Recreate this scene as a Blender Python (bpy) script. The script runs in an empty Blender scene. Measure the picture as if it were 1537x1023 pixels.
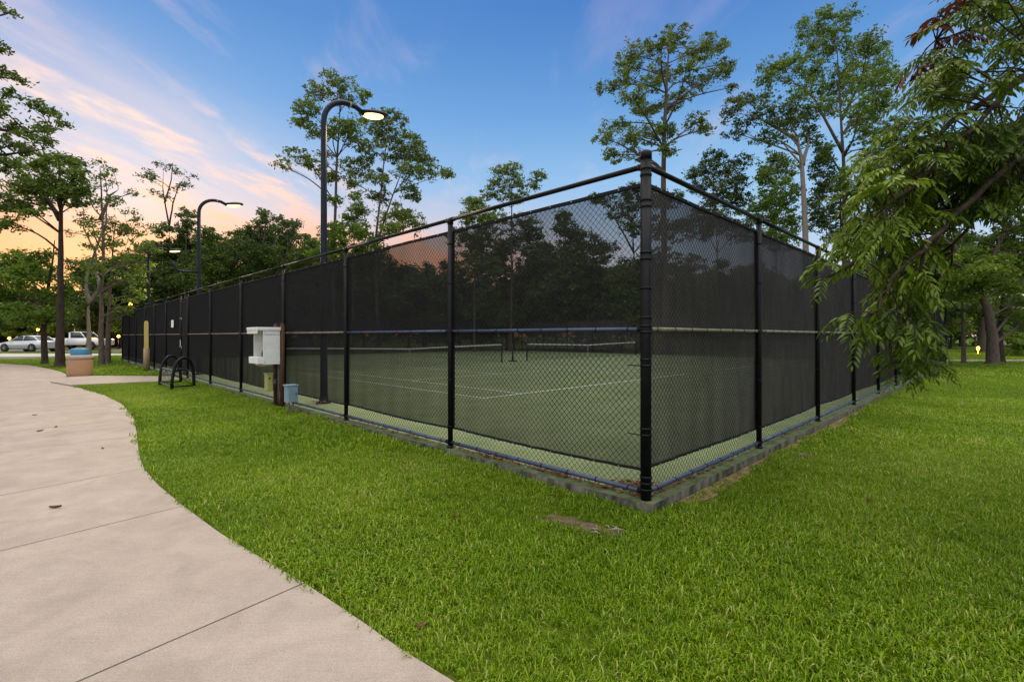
import bpy, math, random
import numpy as np
from mathutils import Vector, Matrix
R = math.radians
SC = bpy.context.scene
COL = SC.collection

# ------------------------------------------------------------------ camera, light, exposure
F, CX, HY, EYE = 731.0, 768.5, 504.0, 1.67      # focal length, centre column, horizon row in pixels; eye height in m
cam_d = bpy.data.cameras.new("camera"); cam = bpy.data.objects.new("camera", cam_d); COL.objects.link(cam)
cam.location = (0, 0, EYE); cam.rotation_euler = (R(90), 0, 0)
cam_d.sensor_width = 36; cam_d.lens = F / 1537 * 36; cam_d.shift_y = -7.5 / 1537
cam_d.clip_start = 0.05; cam_d.clip_end = 3000
SC.camera = cam
SC.view_settings.view_transform = 'Standard'; SC.view_settings.look = 'None'
SC.view_settings.exposure = 0.22; SC.view_settings.gamma = 1.0
SC.render.engine = 'CYCLES'
SC.cycles.transparent_max_bounces = 40
SC.cycles.max_bounces = 6
SC.cycles.use_denoising = True
SC.cycles.sample_clamp_indirect = 4.0

def srgb(r, g, b):
    f = lambda c: (c / 255 / 12.92) if c / 255 <= .04045 else ((c / 255 + .055) / 1.055) ** 2.4
    return (f(r), f(g), f(b), 1.0)

W = bpy.data.worlds.new("World"); SC.world = W; W.use_nodes = True
SUN_AZ = math.atan2(-.62, .78)                   # sunset: ahead of the camera and to the left
def build_world():
    nt = W.node_tree; N = nt.nodes; Lk = nt.links; N.clear()
    out = N.new('ShaderNodeOutputWorld'); bg = N.new('ShaderNodeBackground')
    Lk.new(bg.outputs[0], out.inputs[0])
    tc = N.new('ShaderNodeTexCoord'); sep = N.new('ShaderNodeSeparateXYZ')
    Lk.new(tc.outputs['Generated'], sep.inputs[0])
    def math_(op, a, b=None, clamp=False):
        m = N.new('ShaderNodeMath'); m.operation = op; m.use_clamp = clamp
        for i, v in enumerate((a, b)):
            if v is None: continue
            if isinstance(v, (int, float)): m.inputs[i].default_value = v
            else: Lk.new(v, m.inputs[i])
        return m.outputs[0]
    def ramp(fac, stops, interp='EASE'):
        r = N.new('ShaderNodeValToRGB'); r.color_ramp.interpolation = interp
        e = r.color_ramp.elements
        while len(e) < len(stops): e.new(0.5)
        for el, (p, c) in zip(e, stops): el.position = p; el.color = c
        Lk.new(fac, r.inputs[0]); return r.outputs[0]
    def mix(f, a, b, bt='MIX'):
        m = N.new('ShaderNodeMix'); m.data_type = 'RGBA'; m.blend_type = bt
        if isinstance(f, (int, float)): m.inputs[0].default_value = f
        else: Lk.new(f, m.inputs[0])
        for i, v in ((6, a), (7, b)):
            if isinstance(v, tuple): m.inputs[i].default_value = v
            else: Lk.new(v, m.inputs[i])
        return m.outputs[2]
    z = sep.outputs[2]
    zc = math_('MAXIMUM', z, 0.0)
    warm = ramp(zc, [(0.0, srgb(255, 166, 92)), (.09, srgb(246, 154, 84)), (.155, srgb(238, 172, 132)), (.22, srgb(196, 194, 212)),
                     (.29, srgb(142, 182, 228)), (.40, srgb(104, 158, 218)), (.52, srgb(76, 134, 204))], 'LINEAR')
    cool = ramp(zc, [(0.0, srgb(236, 212, 200)), (.08, srgb(206, 208, 226)), (.18, srgb(170, 202, 234)), (.31, srgb(136, 184, 230)),
                     (.42, srgb(98, 153, 215)), (.56, srgb(68, 122, 196))], 'LINEAR')
    dv = N.new('ShaderNodeVectorMath'); dv.operation = 'DOT_PRODUCT'; Lk.new(tc.outputs['Generated'], dv.inputs[0])
    dv.inputs[1].default_value = (math.sin(SUN_AZ), math.cos(SUN_AZ), 0)
    az = N.new('ShaderNodeMapRange'); az.interpolation_type = 'SMOOTHSTEP'
    az.inputs[1].default_value = .50; az.inputs[2].default_value = .97; Lk.new(dv.outputs['Value'], az.inputs[0])
    sky = mix(az.outputs[0], cool, warm)
    # cirrus: noise on a plane high above, stretched along the wind
    zz = math_('MAXIMUM', z, 0.03)
    px = math_('DIVIDE', sep.outputs[0], zz); py = math_('DIVIDE', sep.outputs[1], zz)
    cb = N.new('ShaderNodeCombineXYZ'); Lk.new(px, cb.inputs[0]); Lk.new(py, cb.inputs[1])
    def cloud(scale, rot, sx, sy, loc, lo, hi, det=7):
        mp = N.new('ShaderNodeMapping'); mp.inputs['Rotation'].default_value = (0, 0, rot)
        mp.inputs['Scale'].default_value = (sx, sy, 1); mp.inputs['Location'].default_value = loc
        Lk.new(cb.outputs[0], mp.inputs[0])
        no = N.new('ShaderNodeTexNoise'); no.inputs['Scale'].default_value = scale; no.inputs['Detail'].default_value = det
        no.inputs['Roughness'].default_value = .58; no.inputs['Distortion'].default_value = .35
        Lk.new(mp.outputs[0], no.inputs[0])
        mr = N.new('ShaderNodeMapRange'); mr.interpolation_type = 'SMOOTHSTEP'
        mr.inputs[1].default_value = lo; mr.inputs[2].default_value = hi; Lk.new(no.outputs['Fac'], mr.inputs[0])
        return mr.outputs[0]
    c1 = cloud(1.3, R(14), 1.5, .34, (CL[0], CL[1], 0), .45, .60, 9)
    c2 = cloud(2.2, R(20), 1.3, .5, (7.3, 2.0, 0), .50, .76)
    left = N.new('ShaderNodeMapRange'); left.interpolation_type = 'SMOOTHSTEP'
    left.inputs[1].default_value = -.05; left.inputs[2].default_value = -.55
    Lk.new(sep.outputs[0], left.inputs[0])
    hi_fade = N.new('ShaderNodeMapRange'); hi_fade.inputs[1].default_value = .52; hi_fade.inputs[2].default_value = .40
    Lk.new(z, hi_fade.inputs[0])
    cross = math_('SUBTRACT', math_('MULTIPLY', px, .97), math_('MULTIPLY', py, .242))
    band = N.new('ShaderNodeMapRange'); band.interpolation_type = 'SMOOTHSTEP'
    band.inputs[1].default_value = -1.72; band.inputs[2].default_value = -2.22; Lk.new(cross, band.inputs[0])
    puff = cloud(6.5, R(14), 1.0, .6, (1.7, 5.2, 0), .36, .66, 6)
    a1 = math_('MULTIPLY', math_('MULTIPLY', c1, band.outputs[0]), math_('ADD', math_('MULTIPLY', puff, .68), .32))
    band2 = N.new('ShaderNodeMapRange'); band2.interpolation_type = 'SMOOTHSTEP'
    band2.inputs[1].default_value = -1.35; band2.inputs[2].default_value = -2.1; Lk.new(cross, band2.inputs[0])
    veil = math_('MULTIPLY', math_('MULTIPLY', band2.outputs[0], cloud(.7, R(14), 1.2, .3, (.3, 1.1, 0), .42, .68, 4)), .40)
    a2 = math_('MULTIPLY', math_('MULTIPLY', c2, .75), math_('ADD', math_('MULTIPLY', left.outputs[0], .6), .32))
    ccol = ramp(zc, [(0.0, srgb(255, 160, 96)), (.16, srgb(250, 164, 116)), (.25, srgb(252, 206, 186)), (.34, srgb(246, 216, 206)), (.44, srgb(226, 204, 214)), (.56, srgb(190, 182, 216))], 'LINEAR')
    sky = mix(math_('MULTIPLY', a2, .75), sky, ccol)
    sky = mix(veil, sky, ccol)
    sky = mix(math_('MULTIPLY', a1, .95), sky, ccol)
    sky = mix(1.0, sky, (.95, .92, .885, 1), 'MULTIPLY')
    # overhead sky brightened above the frame as added fill light
    ze = N.new('ShaderNodeMapRange'); ze.interpolation_type = 'SMOOTHSTEP'
    ze.inputs[1].default_value = .62; ze.inputs[2].default_value = .85; Lk.new(z, ze.inputs[0])
    sky = mix(ze.outputs[0], sky, (ZEN_FILL[0], ZEN_FILL[1], ZEN_FILL[2], 1))
    # eastern sky behind the camera, brightened as unseen fill for facing sides
    be = N.new('ShaderNodeMapRange'); be.interpolation_type = 'SMOOTHSTEP'
    be.inputs[1].default_value = -.05; be.inputs[2].default_value = -.75; Lk.new(sep.outputs[1], be.inputs[0])
    sky = mix(be.outputs[0], sky, (EAST_FILL[0], EAST_FILL[1], EAST_FILL[2], 1))
    dn = N.new('ShaderNodeMapRange'); dn.inputs[1].default_value = -.02; dn.inputs[2].default_value = 0.0; Lk.new(z, dn.inputs[0])
    sky = mix(dn.outputs[0], (.05, .06, .03, 1), sky)
    st = N.new('ShaderNodeTexSky'); st.sky_type = 'NISHITA'; st.sun_disc = False
    st.sun_elevation = R(SUN_EL); st.sun_rotation = SUN_AZ
    sky = mix(1.0, sky, mix(1.0, st.outputs[0], (.010, .010, .010, 1), 'MULTIPLY'), 'ADD')
    Lk.new(sky, bg.inputs[0]); bg.inputs[1].default_value = 1.0
SUN_EL = 9.0
ZEN_FILL = (3.35, 3.12, 2.75)
EAST_FILL = (1.25, 1.23, 1.22)
CL = (5.5, .9)
build_world()
sd = bpy.data.lights.new("sun", 'SUN'); sun = bpy.data.objects.new("sun", sd); COL.objects.link(sun)
sd.energy = 1.0; sd.angle = R(14); sd.color = (1.0, .78, .55)
sun.rotation_euler = (R(90 - SUN_EL), 0, math.pi - SUN_AZ)

# ------------------------------------------------------------------ helpers
def at(x, y, Y): return Vector(((x - CX) / F * Y, Y, EYE - (y - HY) / F * Y))
def gp(x, y, z=0.0):
    Y = F * (EYE - z) / (y - HY); return Vector(((x - CX) / F * Y, Y, z))
def sm(a, b, x):
    t = np.clip((np.asarray(x, float) - a) / (b - a), 0, 1); return t * t * (3 - 2 * t)
C0 = Vector((1.281, 4.66)); dR = Vector((.711, .703)).normalized(); dL = Vector((-dR.y, dR.x))
SLAB = .10; LEN_L, LEN_R = 37.3, 33.55
def LR(x, y):
    return ((x - C0.x) * dL.x + (y - C0.y) * dL.y, (x - C0.x) * dR.x + (y - C0.y) * dR.y)
def P(l, r): v = C0 + dL * l + dR * r; return v
def ground_z(x, y):
    x = np.asarray(x, float); y = np.asarray(y, float)
    l, r = LR(x, y)
    a = .065 * sm(2.5, 8.0, l) * sm(-1.6, -.2, r) * (1 - sm(0, .3, r)) + 0 * x
    far = .22 * sm(27, 42, y) * sm(-18, -30, x)
    b = .03 * sm(-.5, -.15, r) * (1 - sm(-.1, 0, r)) * sm(-.4, .4, l) * (1 - sm(2.5, 8, l))
    return a + far + b
def gz(x, y): return float(ground_z(x, y))

class MB:
    def __init__(s): s.v = []; s.f = []; s.m = []; s.sm = []
    def face(s, idx, m=0, smooth=False): s.f.append(tuple(idx)); s.m.append(m); s.sm.append(smooth)
    def box(s, c, d, rz=0, m=0, bev=0.0, M4=None):
        x, y, z = [k / 2 for k in d]
        Mx = M4 if M4 is not None else Matrix.Translation(Vector(c)) @ Matrix.Rotation(rz, 4, 'Z')
        if bev <= 0:
            b = len(s.v)
            for sx in (-1, 1):
                for sy in (-1, 1):
                    for sz in (-1, 1): s.v.append(Mx @ Vector((sx * x, sy * y, sz * z)))
            for q in ((0, 1, 3, 2), (4, 6, 7, 5), (0, 4, 5, 1), (2, 3, 7, 6), (0, 2, 6, 4), (1, 5, 7, 3)): s.face([b + i for i in q], m)
            return
        import bmesh
        bm = bmesh.new(); bmesh.ops.create_cube(bm, size=1)
        for v in bm.verts: v.co = Vector((v.co.x * d[0], v.co.y * d[1], v.co.z * d[2]))
        bmesh.ops.bevel(bm, geom=bm.edges[:], offset=bev, segments=2, affect='EDGES', profile=.5)
        b = len(s.v); bm.verts.index_update()
        for v in bm.verts: s.v.append(Mx @ v.co)
        for f in bm.faces: s.face([b + v.index for v in f.verts], m, False)
        bm.free()
    def tube(s, pts, rad, n=8, m=0, caps=True, smooth=True):
        pts = [Vector(p) for p in pts]
        if not hasattr(rad, '__len__'): rad = [rad] * len(pts)
        b = len(s.v); prev = None
        for i, p in enumerate(pts):
            t = (pts[min(i + 1, len(pts) - 1)] - pts[max(i - 1, 0)])
            t = t.normalized() if t.length > 1e-9 else Vector((0, 0, 1))
            if prev is None:
                u = t.orthogonal().normalized()
            else:
                u = prev - t * prev.dot(t)
                u = u.normalized() if u.length > 1e-6 else t.orthogonal().normalized()
            prev = u; w = t.cross(u)
            for k in range(n):
                a = 2 * math.pi * k / n
                s.v.append(p + (u * math.cos(a) + w * math.sin(a)) * rad[i])
        for i in range(len(pts) - 1):
            for k in range(n):
                k2 = (k + 1) % n
                s.face((b + i * n + k, b + i * n + k2, b + (i + 1) * n + k2, b + (i + 1) * n + k), m, smooth)
        if caps:
            s.face([b + k for k in range(n)][::-1], m); e = b + (len(pts) - 1) * n
            s.face([e + k for k in range(n)], m)
    def lathe(s, prof, c=(0, 0, 0), n=24, m=0, smooth=True, ax=None):
        b = len(s.v); c = Vector(c)
        for r, z in prof:
            for k in range(n):
                a = 2 * math.pi * k / n
                q = Vector((r * math.cos(a), r * math.sin(a), z))
                s.v.append(c + (ax @ q if ax is not None else q))
        for i in range(len(prof) - 1):
            for k in range(n):
                k2 = (k + 1) % n
                s.face((b + i * n + k, b + i * n + k2, b + (i + 1) * n + k2, b + (i + 1) * n + k), m, smooth)
        if prof[0][0] > 1e-6: s.face([b + k for k in range(n)][::-1], m)
        if prof[-1][0] > 1e-6: s.face([b + (len(prof) - 1) * n + k for k in range(n)], m)
    def prism(s, poly, z0, z1, m=0, T=None):
        """poly: (x, y) list, extruded in z; T maps (x, y, z) to a point"""
        T = T or (lambda x, y, z: Vector((x, y, z)))
        a = sum(poly[i][0] * poly[(i + 1) % len(poly)][1] - poly[(i + 1) % len(poly)][0] * poly[i][1] for i in range(len(poly)))
        if a < 0: poly = poly[::-1]
        n = len(poly); b = len(s.v)
        for z in (z0, z1):
            for x, y in poly: s.v.append(T(x, y, z))
        s.face([b + i for i in range(n)][::-1], m); s.face([b + n + i for i in range(n)], m)
        for i in range(n):
            j = (i + 1) % n; s.face((b + i, b + j, b + n + j, b + n + i), m)
    def build(s, name, mats, parent=None, origin=None, attr=None):
        me = bpy.data.meshes.new(name)
        o = Vector(origin) if origin is not None else Vector((0, 0, 0))
        me.from_pydata([tuple(Vector(v) - o) for v in s.v], [], s.f)
        for mt in (mats if isinstance(mats, (list, tuple)) else [mats]): me.materials.append(mt)
        me.polygons.foreach_set('material_index', s.m); me.polygons.foreach_set('use_smooth', s.sm)
        me.update()
        return link(name, me, parent, o if parent is None else None)
def link(name, me, parent=None, loc=None):
    ob = bpy.data.objects.new(name, me); COL.objects.link(ob)
    if parent is not None: ob.parent = parent
    if loc is not None: ob.location = loc
    return ob
def tag(o, label=None, cat=None, group=None, kind=None):
    if label: o['label'] = label
    if cat: o['category'] = cat
    if group: o['group'] = group
    if kind: o['kind'] = kind
    return o
def thing(name, label, cat, loc=(0, 0, 0), rz=0, group=None):
    o = bpy.data.objects.new(name, None); COL.objects.link(o)
    o.location = loc; o.rotation_euler = (0, 0, rz); o.empty_display_size = .2
    return tag(o, label, cat, group)
KIDS = {}
def copy_tree(o, parent=None):
    c = o.copy(); COL.objects.link(c)
    if parent is not None: c.parent = parent
    for ch in list(o.children): copy_tree(ch, c)
    return c

# ------------------------------------------------------------------ materials
def mat(name, col, rough=.6, col2=None, nscale=8, spec=.4, metal=0, bump=0, bscale=60, obj=True, stretch=None, lo=.35, hi=.65, coat=0):
    m = bpy.data.materials.new(name); m.use_nodes = True
    nt = m.node_tree; N = nt.nodes; Lk = nt.links; b = N['Principled BSDF']
    b.inputs['Base Color'].default_value = (*col[:3], 1); b.inputs['Roughness'].default_value = rough
    b.inputs['Specular IOR Level'].default_value = spec; b.inputs['Metallic'].default_value = metal
    if coat: b.inputs['Coat Weight'].default_value = coat
    tc = N.new('ShaderNodeTexCoord'); src = tc.outputs['Object']
    if stretch:
        mp = N.new('ShaderNodeMapping'); mp.inputs['Scale'].default_value = stretch; Lk.new(src, mp.inputs[0]); src = mp.outputs[0]
    if col2 is not None:
        no = N.new('ShaderNodeTexNoise'); no.inputs['Scale'].default_value = nscale; no.inputs['Detail'].default_value = 6
        no.inputs['Roughness'].default_value = .65; Lk.new(src, no.inputs[0])
        r = N.new('ShaderNodeValToRGB'); r.color_ramp.elements[0].position = lo; r.color_ramp.elements[1].position = hi
        r.color_ramp.elements[0].color = (*col[:3], 1); r.color_ramp.elements[1].color = (*col2[:3], 1)
        Lk.new(no.outputs['Fac'], r.inputs[0]); Lk.new(r.outputs[0], b.inputs['Base Color'])
    if bump:
        n2 = N.new('ShaderNodeTexNoise'); n2.inputs['Scale'].default_value = bscale; n2.inputs['Detail'].default_value = 5
        Lk.new(src, n2.inputs[0]); bp = N.new('ShaderNodeBump'); bp.inputs['Strength'].default_value = bump
        bp.inputs['Distance'].default_value = .02; Lk.new(n2.outputs['Fac'], bp.inputs['Height']); Lk.new(bp.outputs[0], b.inputs['Normal'])
    return m
def emit(name, col, s):
    m = bpy.data.materials.new(name); m.use_nodes = True; b = m.node_tree.nodes['Principled BSDF']
    b.inputs['Base Color'].default_value = (*col, 1); b.inputs['Emission Color'].default_value = (*col, 1); b.inputs['Emission Strength'].default_value = s
    return m
def leaf_mat(name, dark, light, trans=.35, rough=.45):
    m = bpy.data.materials.new(name); m.use_nodes = True
    nt = m.node_tree; N = nt.nodes; Lk = nt.links; b = N['Principled BSDF']; out = N['Material Output']
    at_ = N.new('ShaderNodeAttribute'); at_.attribute_name = 'tint'
    r = N.new('ShaderNodeValToRGB'); r.color_ramp.elements[0].color = (*dark, 1); r.color_ramp.elements[1].color = (*light, 1)
    Lk.new(at_.outputs['Fac'], r.inputs[0]); Lk.new(r.outputs[0], b.inputs['Base Color'])
    b.inputs['Roughness'].default_value = rough; b.inputs['Specular IOR Level'].default_value = .3
    t = N.new('ShaderNodeBsdfTranslucent'); Lk.new(r.outputs[0], t.inputs[0])
    mx = N.new('ShaderNodeMixShader'); mx.inputs[0].default_value = trans
    Lk.new(b.outputs[0], mx.inputs[1]); Lk.new(t.outputs[0], mx.inputs[2]); Lk.new(mx.outputs[0], out.inputs[0])
    return m
def screen_mat(name, alb, open_):
    m = bpy.data.materials.new(name); m.use_nodes = True
    nt = m.node_tree; N = nt.nodes; Lk = nt.links; b = N['Principled BSDF']; out = N['Material Output']
    b.inputs['Base Color'].default_value = (*alb, 1); b.inputs['Roughness'].default_value = .75; b.inputs['Specular IOR Level'].default_value = .15
    tc = N.new('ShaderNodeTexCoord'); mp = N.new('ShaderNodeMapping'); mp.inputs['Scale'].default_value = (2.2, 2.2, .7); Lk.new(tc.outputs['Object'], mp.inputs[0])
    no = N.new('ShaderNodeTexNoise'); no.inputs['Scale'].default_value = 2.2; no.inputs['Detail'].default_value = 7; Lk.new(mp.outputs[0], no.inputs[0])
    cr = N.new('ShaderNodeValToRGB'); cr.color_ramp.elements[0].position = .40; cr.color_ramp.elements[1].position = .72   # sun-faded, dusty areas
    cr.color_ramp.elements[0].color = (*alb, 1); cr.color_ramp.elements[1].color = (*[k * 1.6 for k in alb], 1); Lk.new(no.outputs['Fac'], cr.inputs[0]); Lk.new(cr.outputs[0], b.inputs['Base Color'])
    g = N.new('ShaderNodeNewGeometry'); d = N.new('ShaderNodeVectorMath'); d.operation = 'DOT_PRODUCT'
    Lk.new(g.outputs['Incoming'], d.inputs[0]); Lk.new(g.outputs['True Normal'], d.inputs[1])
    def mt(op, a, bb=None):
        n = N.new('ShaderNodeMath'); n.operation = op
        for i, v in enumerate((a, bb)):
            if v is None: continue
            if isinstance(v, float): n.inputs[i].default_value = v
            else: Lk.new(v, n.inputs[i])
        return n.outputs[0]
    c = mt('MAXIMUM', mt('ABSOLUTE', d.outputs['Value']), .04)
    T = mt('POWER', open_, mt('DIVIDE', 1.0, c))       # a woven mesh: the open share falls with the slant at which one looks through it
    tr = N.new('ShaderNodeBsdfTransparent'); mx = N.new('ShaderNodeMixShader')
    Lk.new(T, mx.inputs[0]); Lk.new(b.outputs[0], mx.inputs[1]); Lk.new(tr.outputs[0], mx.inputs[2]); Lk.new(mx.outputs[0], out.inputs[0])
    return m

M = {}
M['black'] = mat('black_coated_steel', (.003, .0032, .0045), .5, (.006, .0065, .008), 5, .18)
M['wire'] = mat('black_vinyl_wire', (.012, .012, .014), .5, None, 8, .35)
M['skytint_rail'] = mat('sky_tinted_black_rail', (.035, .058, .12), .4, (.022, .036, .078), 6, .5)  # black rail with the sky's reflection put into its base colour
M['pale_rail'] = mat('mottled_pale_rail', (.22, .22, .13), .45, (.11, .11, .08), 7, .5)  # pale olive, mottled with a darker tone
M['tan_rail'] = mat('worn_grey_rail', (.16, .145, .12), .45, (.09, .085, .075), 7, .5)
M['screen'] = screen_mat('windscreen_fabric', (.010, .010, .012), .48); M['screen_lit'] = screen_mat('windscreen_fabric_lit', (.050, .046, .046), .43)  # same fabric twice; the lawn run's stronger light is in the paler base
M['hem'] = mat('windscreen_hem', (.012, .012, .014), .8, None, 8, .2)
M['brass'] = mat('grommet', (.35, .34, .30), .35, None, 8, .5, .8)
M['soil'] = mat('soil', (.075, .05, .032), .95, (.13, .095, .065), 14, .1, bump=.6, bscale=40)
M['grassbase'] = mat('turf_base', (.040, .066, .005), .95, (.075, .110, .008), 3, .1, bump=.8, bscale=45)
M['asphalt'] = mat('asphalt', (.10, .10, .10), .9, (.14, .135, .13), 9, .2)
M['road_conc'] = mat('pale_road', (.34, .32, .29), .9, (.42, .40, .36), 2, .2)
M['court'] = mat('court_acrylic', (.135, .180, .085), .8, (.185, .230, .115), 1.1, .2, bump=.08, bscale=200)
M['line'] = mat('court_line_paint', (.74, .74, .70), .7, (.62, .62, .58), 5, .2)
M['kerbtop'] = mat('green_kerb_paint', (.042, .060, .022), .8, (.115, .140, .070), 6, .25, bump=.35, bscale=60, lo=.36, hi=.68)
M['white'] = mat('white_steel', (.70, .72, .74), .4, (.62, .63, .64), 4, .4)
M['cream'] = mat('cream_panel', (.72, .68, .58), .5, (.62, .57, .46), 6, .3)
M['brown_post'] = mat('rusty_brown_post', (.05, .022, .014), .7, (.085, .036, .02), 7, .3, bump=.2)
M['olive'] = mat('faded_olive_box', (.36, .36, .13), .5, (.28, .29, .11), 6, .35)
M['bluebox'] = mat('blue_grey_enclosure', (.19, .28, .36), .45, (.15, .23, .30), 5, .4)
M['conduit'] = mat('grey_conduit', (.16, .16, .16), .5, (.09, .085, .08), 8, .4)
M['lampglow'] = emit('lit_lamp', (1.0, .74, .27), 2.6)
M['porchglow'] = emit('lit_porch_lamp', (1.0, .50, .09), 3.6)
M['windowglow'] = emit('lit_window', (1.0, .62, .22), 2.0)
M['polepaint'] = mat('dark_blue_pole_paint', (.006, .009, .020), .45, (.010, .014, .027), 4, .18)
M['aggregate'] = mat('brown_aggregate', (.30, .17, .10), .9, (.42, .26, .16), 60, .2, bump=.5, bscale=120)
M['greyconc'] = mat('grey_concrete_rim', (.24, .20, .17), .8, (.33, .28, .24), 9, .3)
M['bluelid'] = mat('blue_plastic_lid', (.035, .17, .32), .5, (.028, .14, .27), 4, .4)
M['bark'] = mat('grey_brown_bark', (.055, .043, .036), .95, (.13, .105, .09), 5, .1, bump=1.0, bscale=18, stretch=(4, 4, .8))
M['barkpale'] = mat('pale_grey_bark', (.16, .135, .12), .9, (.25, .215, .19), 4, .1, bump=.7, bscale=16, stretch=(3, 3, .8))
M['barkdark'] = mat('dark_bark', (.028, .021, .017), .95, (.065, .05, .042), 5, .1, bump=1.0, bscale=18, stretch=(4, 4, .7))
M['leaf_a'] = leaf_mat('leaves_mid_green', (.045, .080, .008), (.140, .200, .020))
M['leaf_b'] = leaf_mat('leaves_dark_green', (.030, .058, .010), (.100, .150, .022))
M['leaf_c'] = leaf_mat('leaves_bright_green', (.065, .125, .010), (.180, .270, .025))
M['leaf_d'] = leaf_mat('leaves_olive', (.052, .090, .010), (.160, .225, .026))  # olive green leaf colour
M['leaf_m'] = leaf_mat('leaflets_yellow_green', (.034, .070, .008), (.215, .310, .020), .38, .36)
M['leaf_dead'] = leaf_mat('dead_leaflets_rust', (.075, .020, .012), (.16, .05, .022), .25, .6)
def blade_mat():
    m = leaf_mat('grass_blades', (.085, .160, .002), (.245, .370, .007), .35, .45)
    nt = m.node_tree; N = nt.nodes; Lk = nt.links
    r = next(n for n in N if n.type == 'VALTORGB'); a = next(n for n in N if n.type == 'ATTRIBUTE')
    e = r.color_ramp.elements; e[1].position = .90; x = e.new(.50); x.color = (.160, .268, .003, 1); y = e.new(.97); y.color = (.36, .36, .10, 1)
    p = N.new('ShaderNodeAttribute'); p.attribute_name = 'lush'; p.attribute_type = 'INSTANCER'
    ad = N.new('ShaderNodeMath'); ad.operation = 'ADD'; Lk.new(a.outputs['Fac'], ad.inputs[0]); Lk.new(p.outputs['Fac'], ad.inputs[1]); Lk.new(ad.outputs[0], r.inputs[0])
    return m
M['blade'] = blade_mat()
M['litter'] = leaf_mat('fallen_leaves_brown', (.10, .04, .018), (.26, .12, .05), .1, .8)
M['brick'] = mat('red_brick', (.12, .05, .035), .9, (.17, .075, .05), 12, .2)
M['roofing'] = mat('grey_shingles', (.05, .048, .045), .9, (.08, .075, .07), 10, .2)
M['trim'] = mat('white_trim', (.62, .60, .56), .6)
M['glass'] = mat('dark_window_glass', (.02, .025, .03), .08, None, 8, .6)
M['carwhite'] = mat('white_car_paint', (.70, .71, .72), .22, None, 8, .5, coat=.6)
M['carsilver'] = mat('silver_car_paint', (.52, .53, .55), .25, None, 8, .5, .3, coat=.6)
M['tyre'] = mat('tyre_rubber', (.012, .012, .012), .8)
M['rim'] = mat('alloy_rim', (.45, .45, .46), .3, None, 8, .5, .8)
M['rimtan'] = mat('worn_rim', (.50, .44, .34), .45, None, 8, .5, .4)
M['lightlens'] = mat('headlight_lens', (.75, .76, .78), .1, None, 8, .6)
M['redlens'] = mat('tail_light_lens', (.35, .02, .015), .2, None, 8, .6)
M['yellow'] = mat('faded_yellow_board', (.52, .42, .13), .6, (.42, .33, .10), 5, .3)
M['tanpost'] = mat('tan_timber_post', (.33, .24, .15), .85, (.24, .17, .10), 5, .2, bump=.4, stretch=(5, 5, .7))
M['net'] = mat('net_cord', (.006, .006, .006), .9)
M['straw'] = mat('dry_thatch', (.10, .065, .035), .95, (.26, .20, .10), 22, .1, bump=.6, bscale=60)
M['twig'] = mat('dry_twig', (.16, .13, .11), .9, (.26, .22, .19), 20, .1)
M['notice'] = mat('white_notice', (.75, .76, .76), .5)

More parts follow.
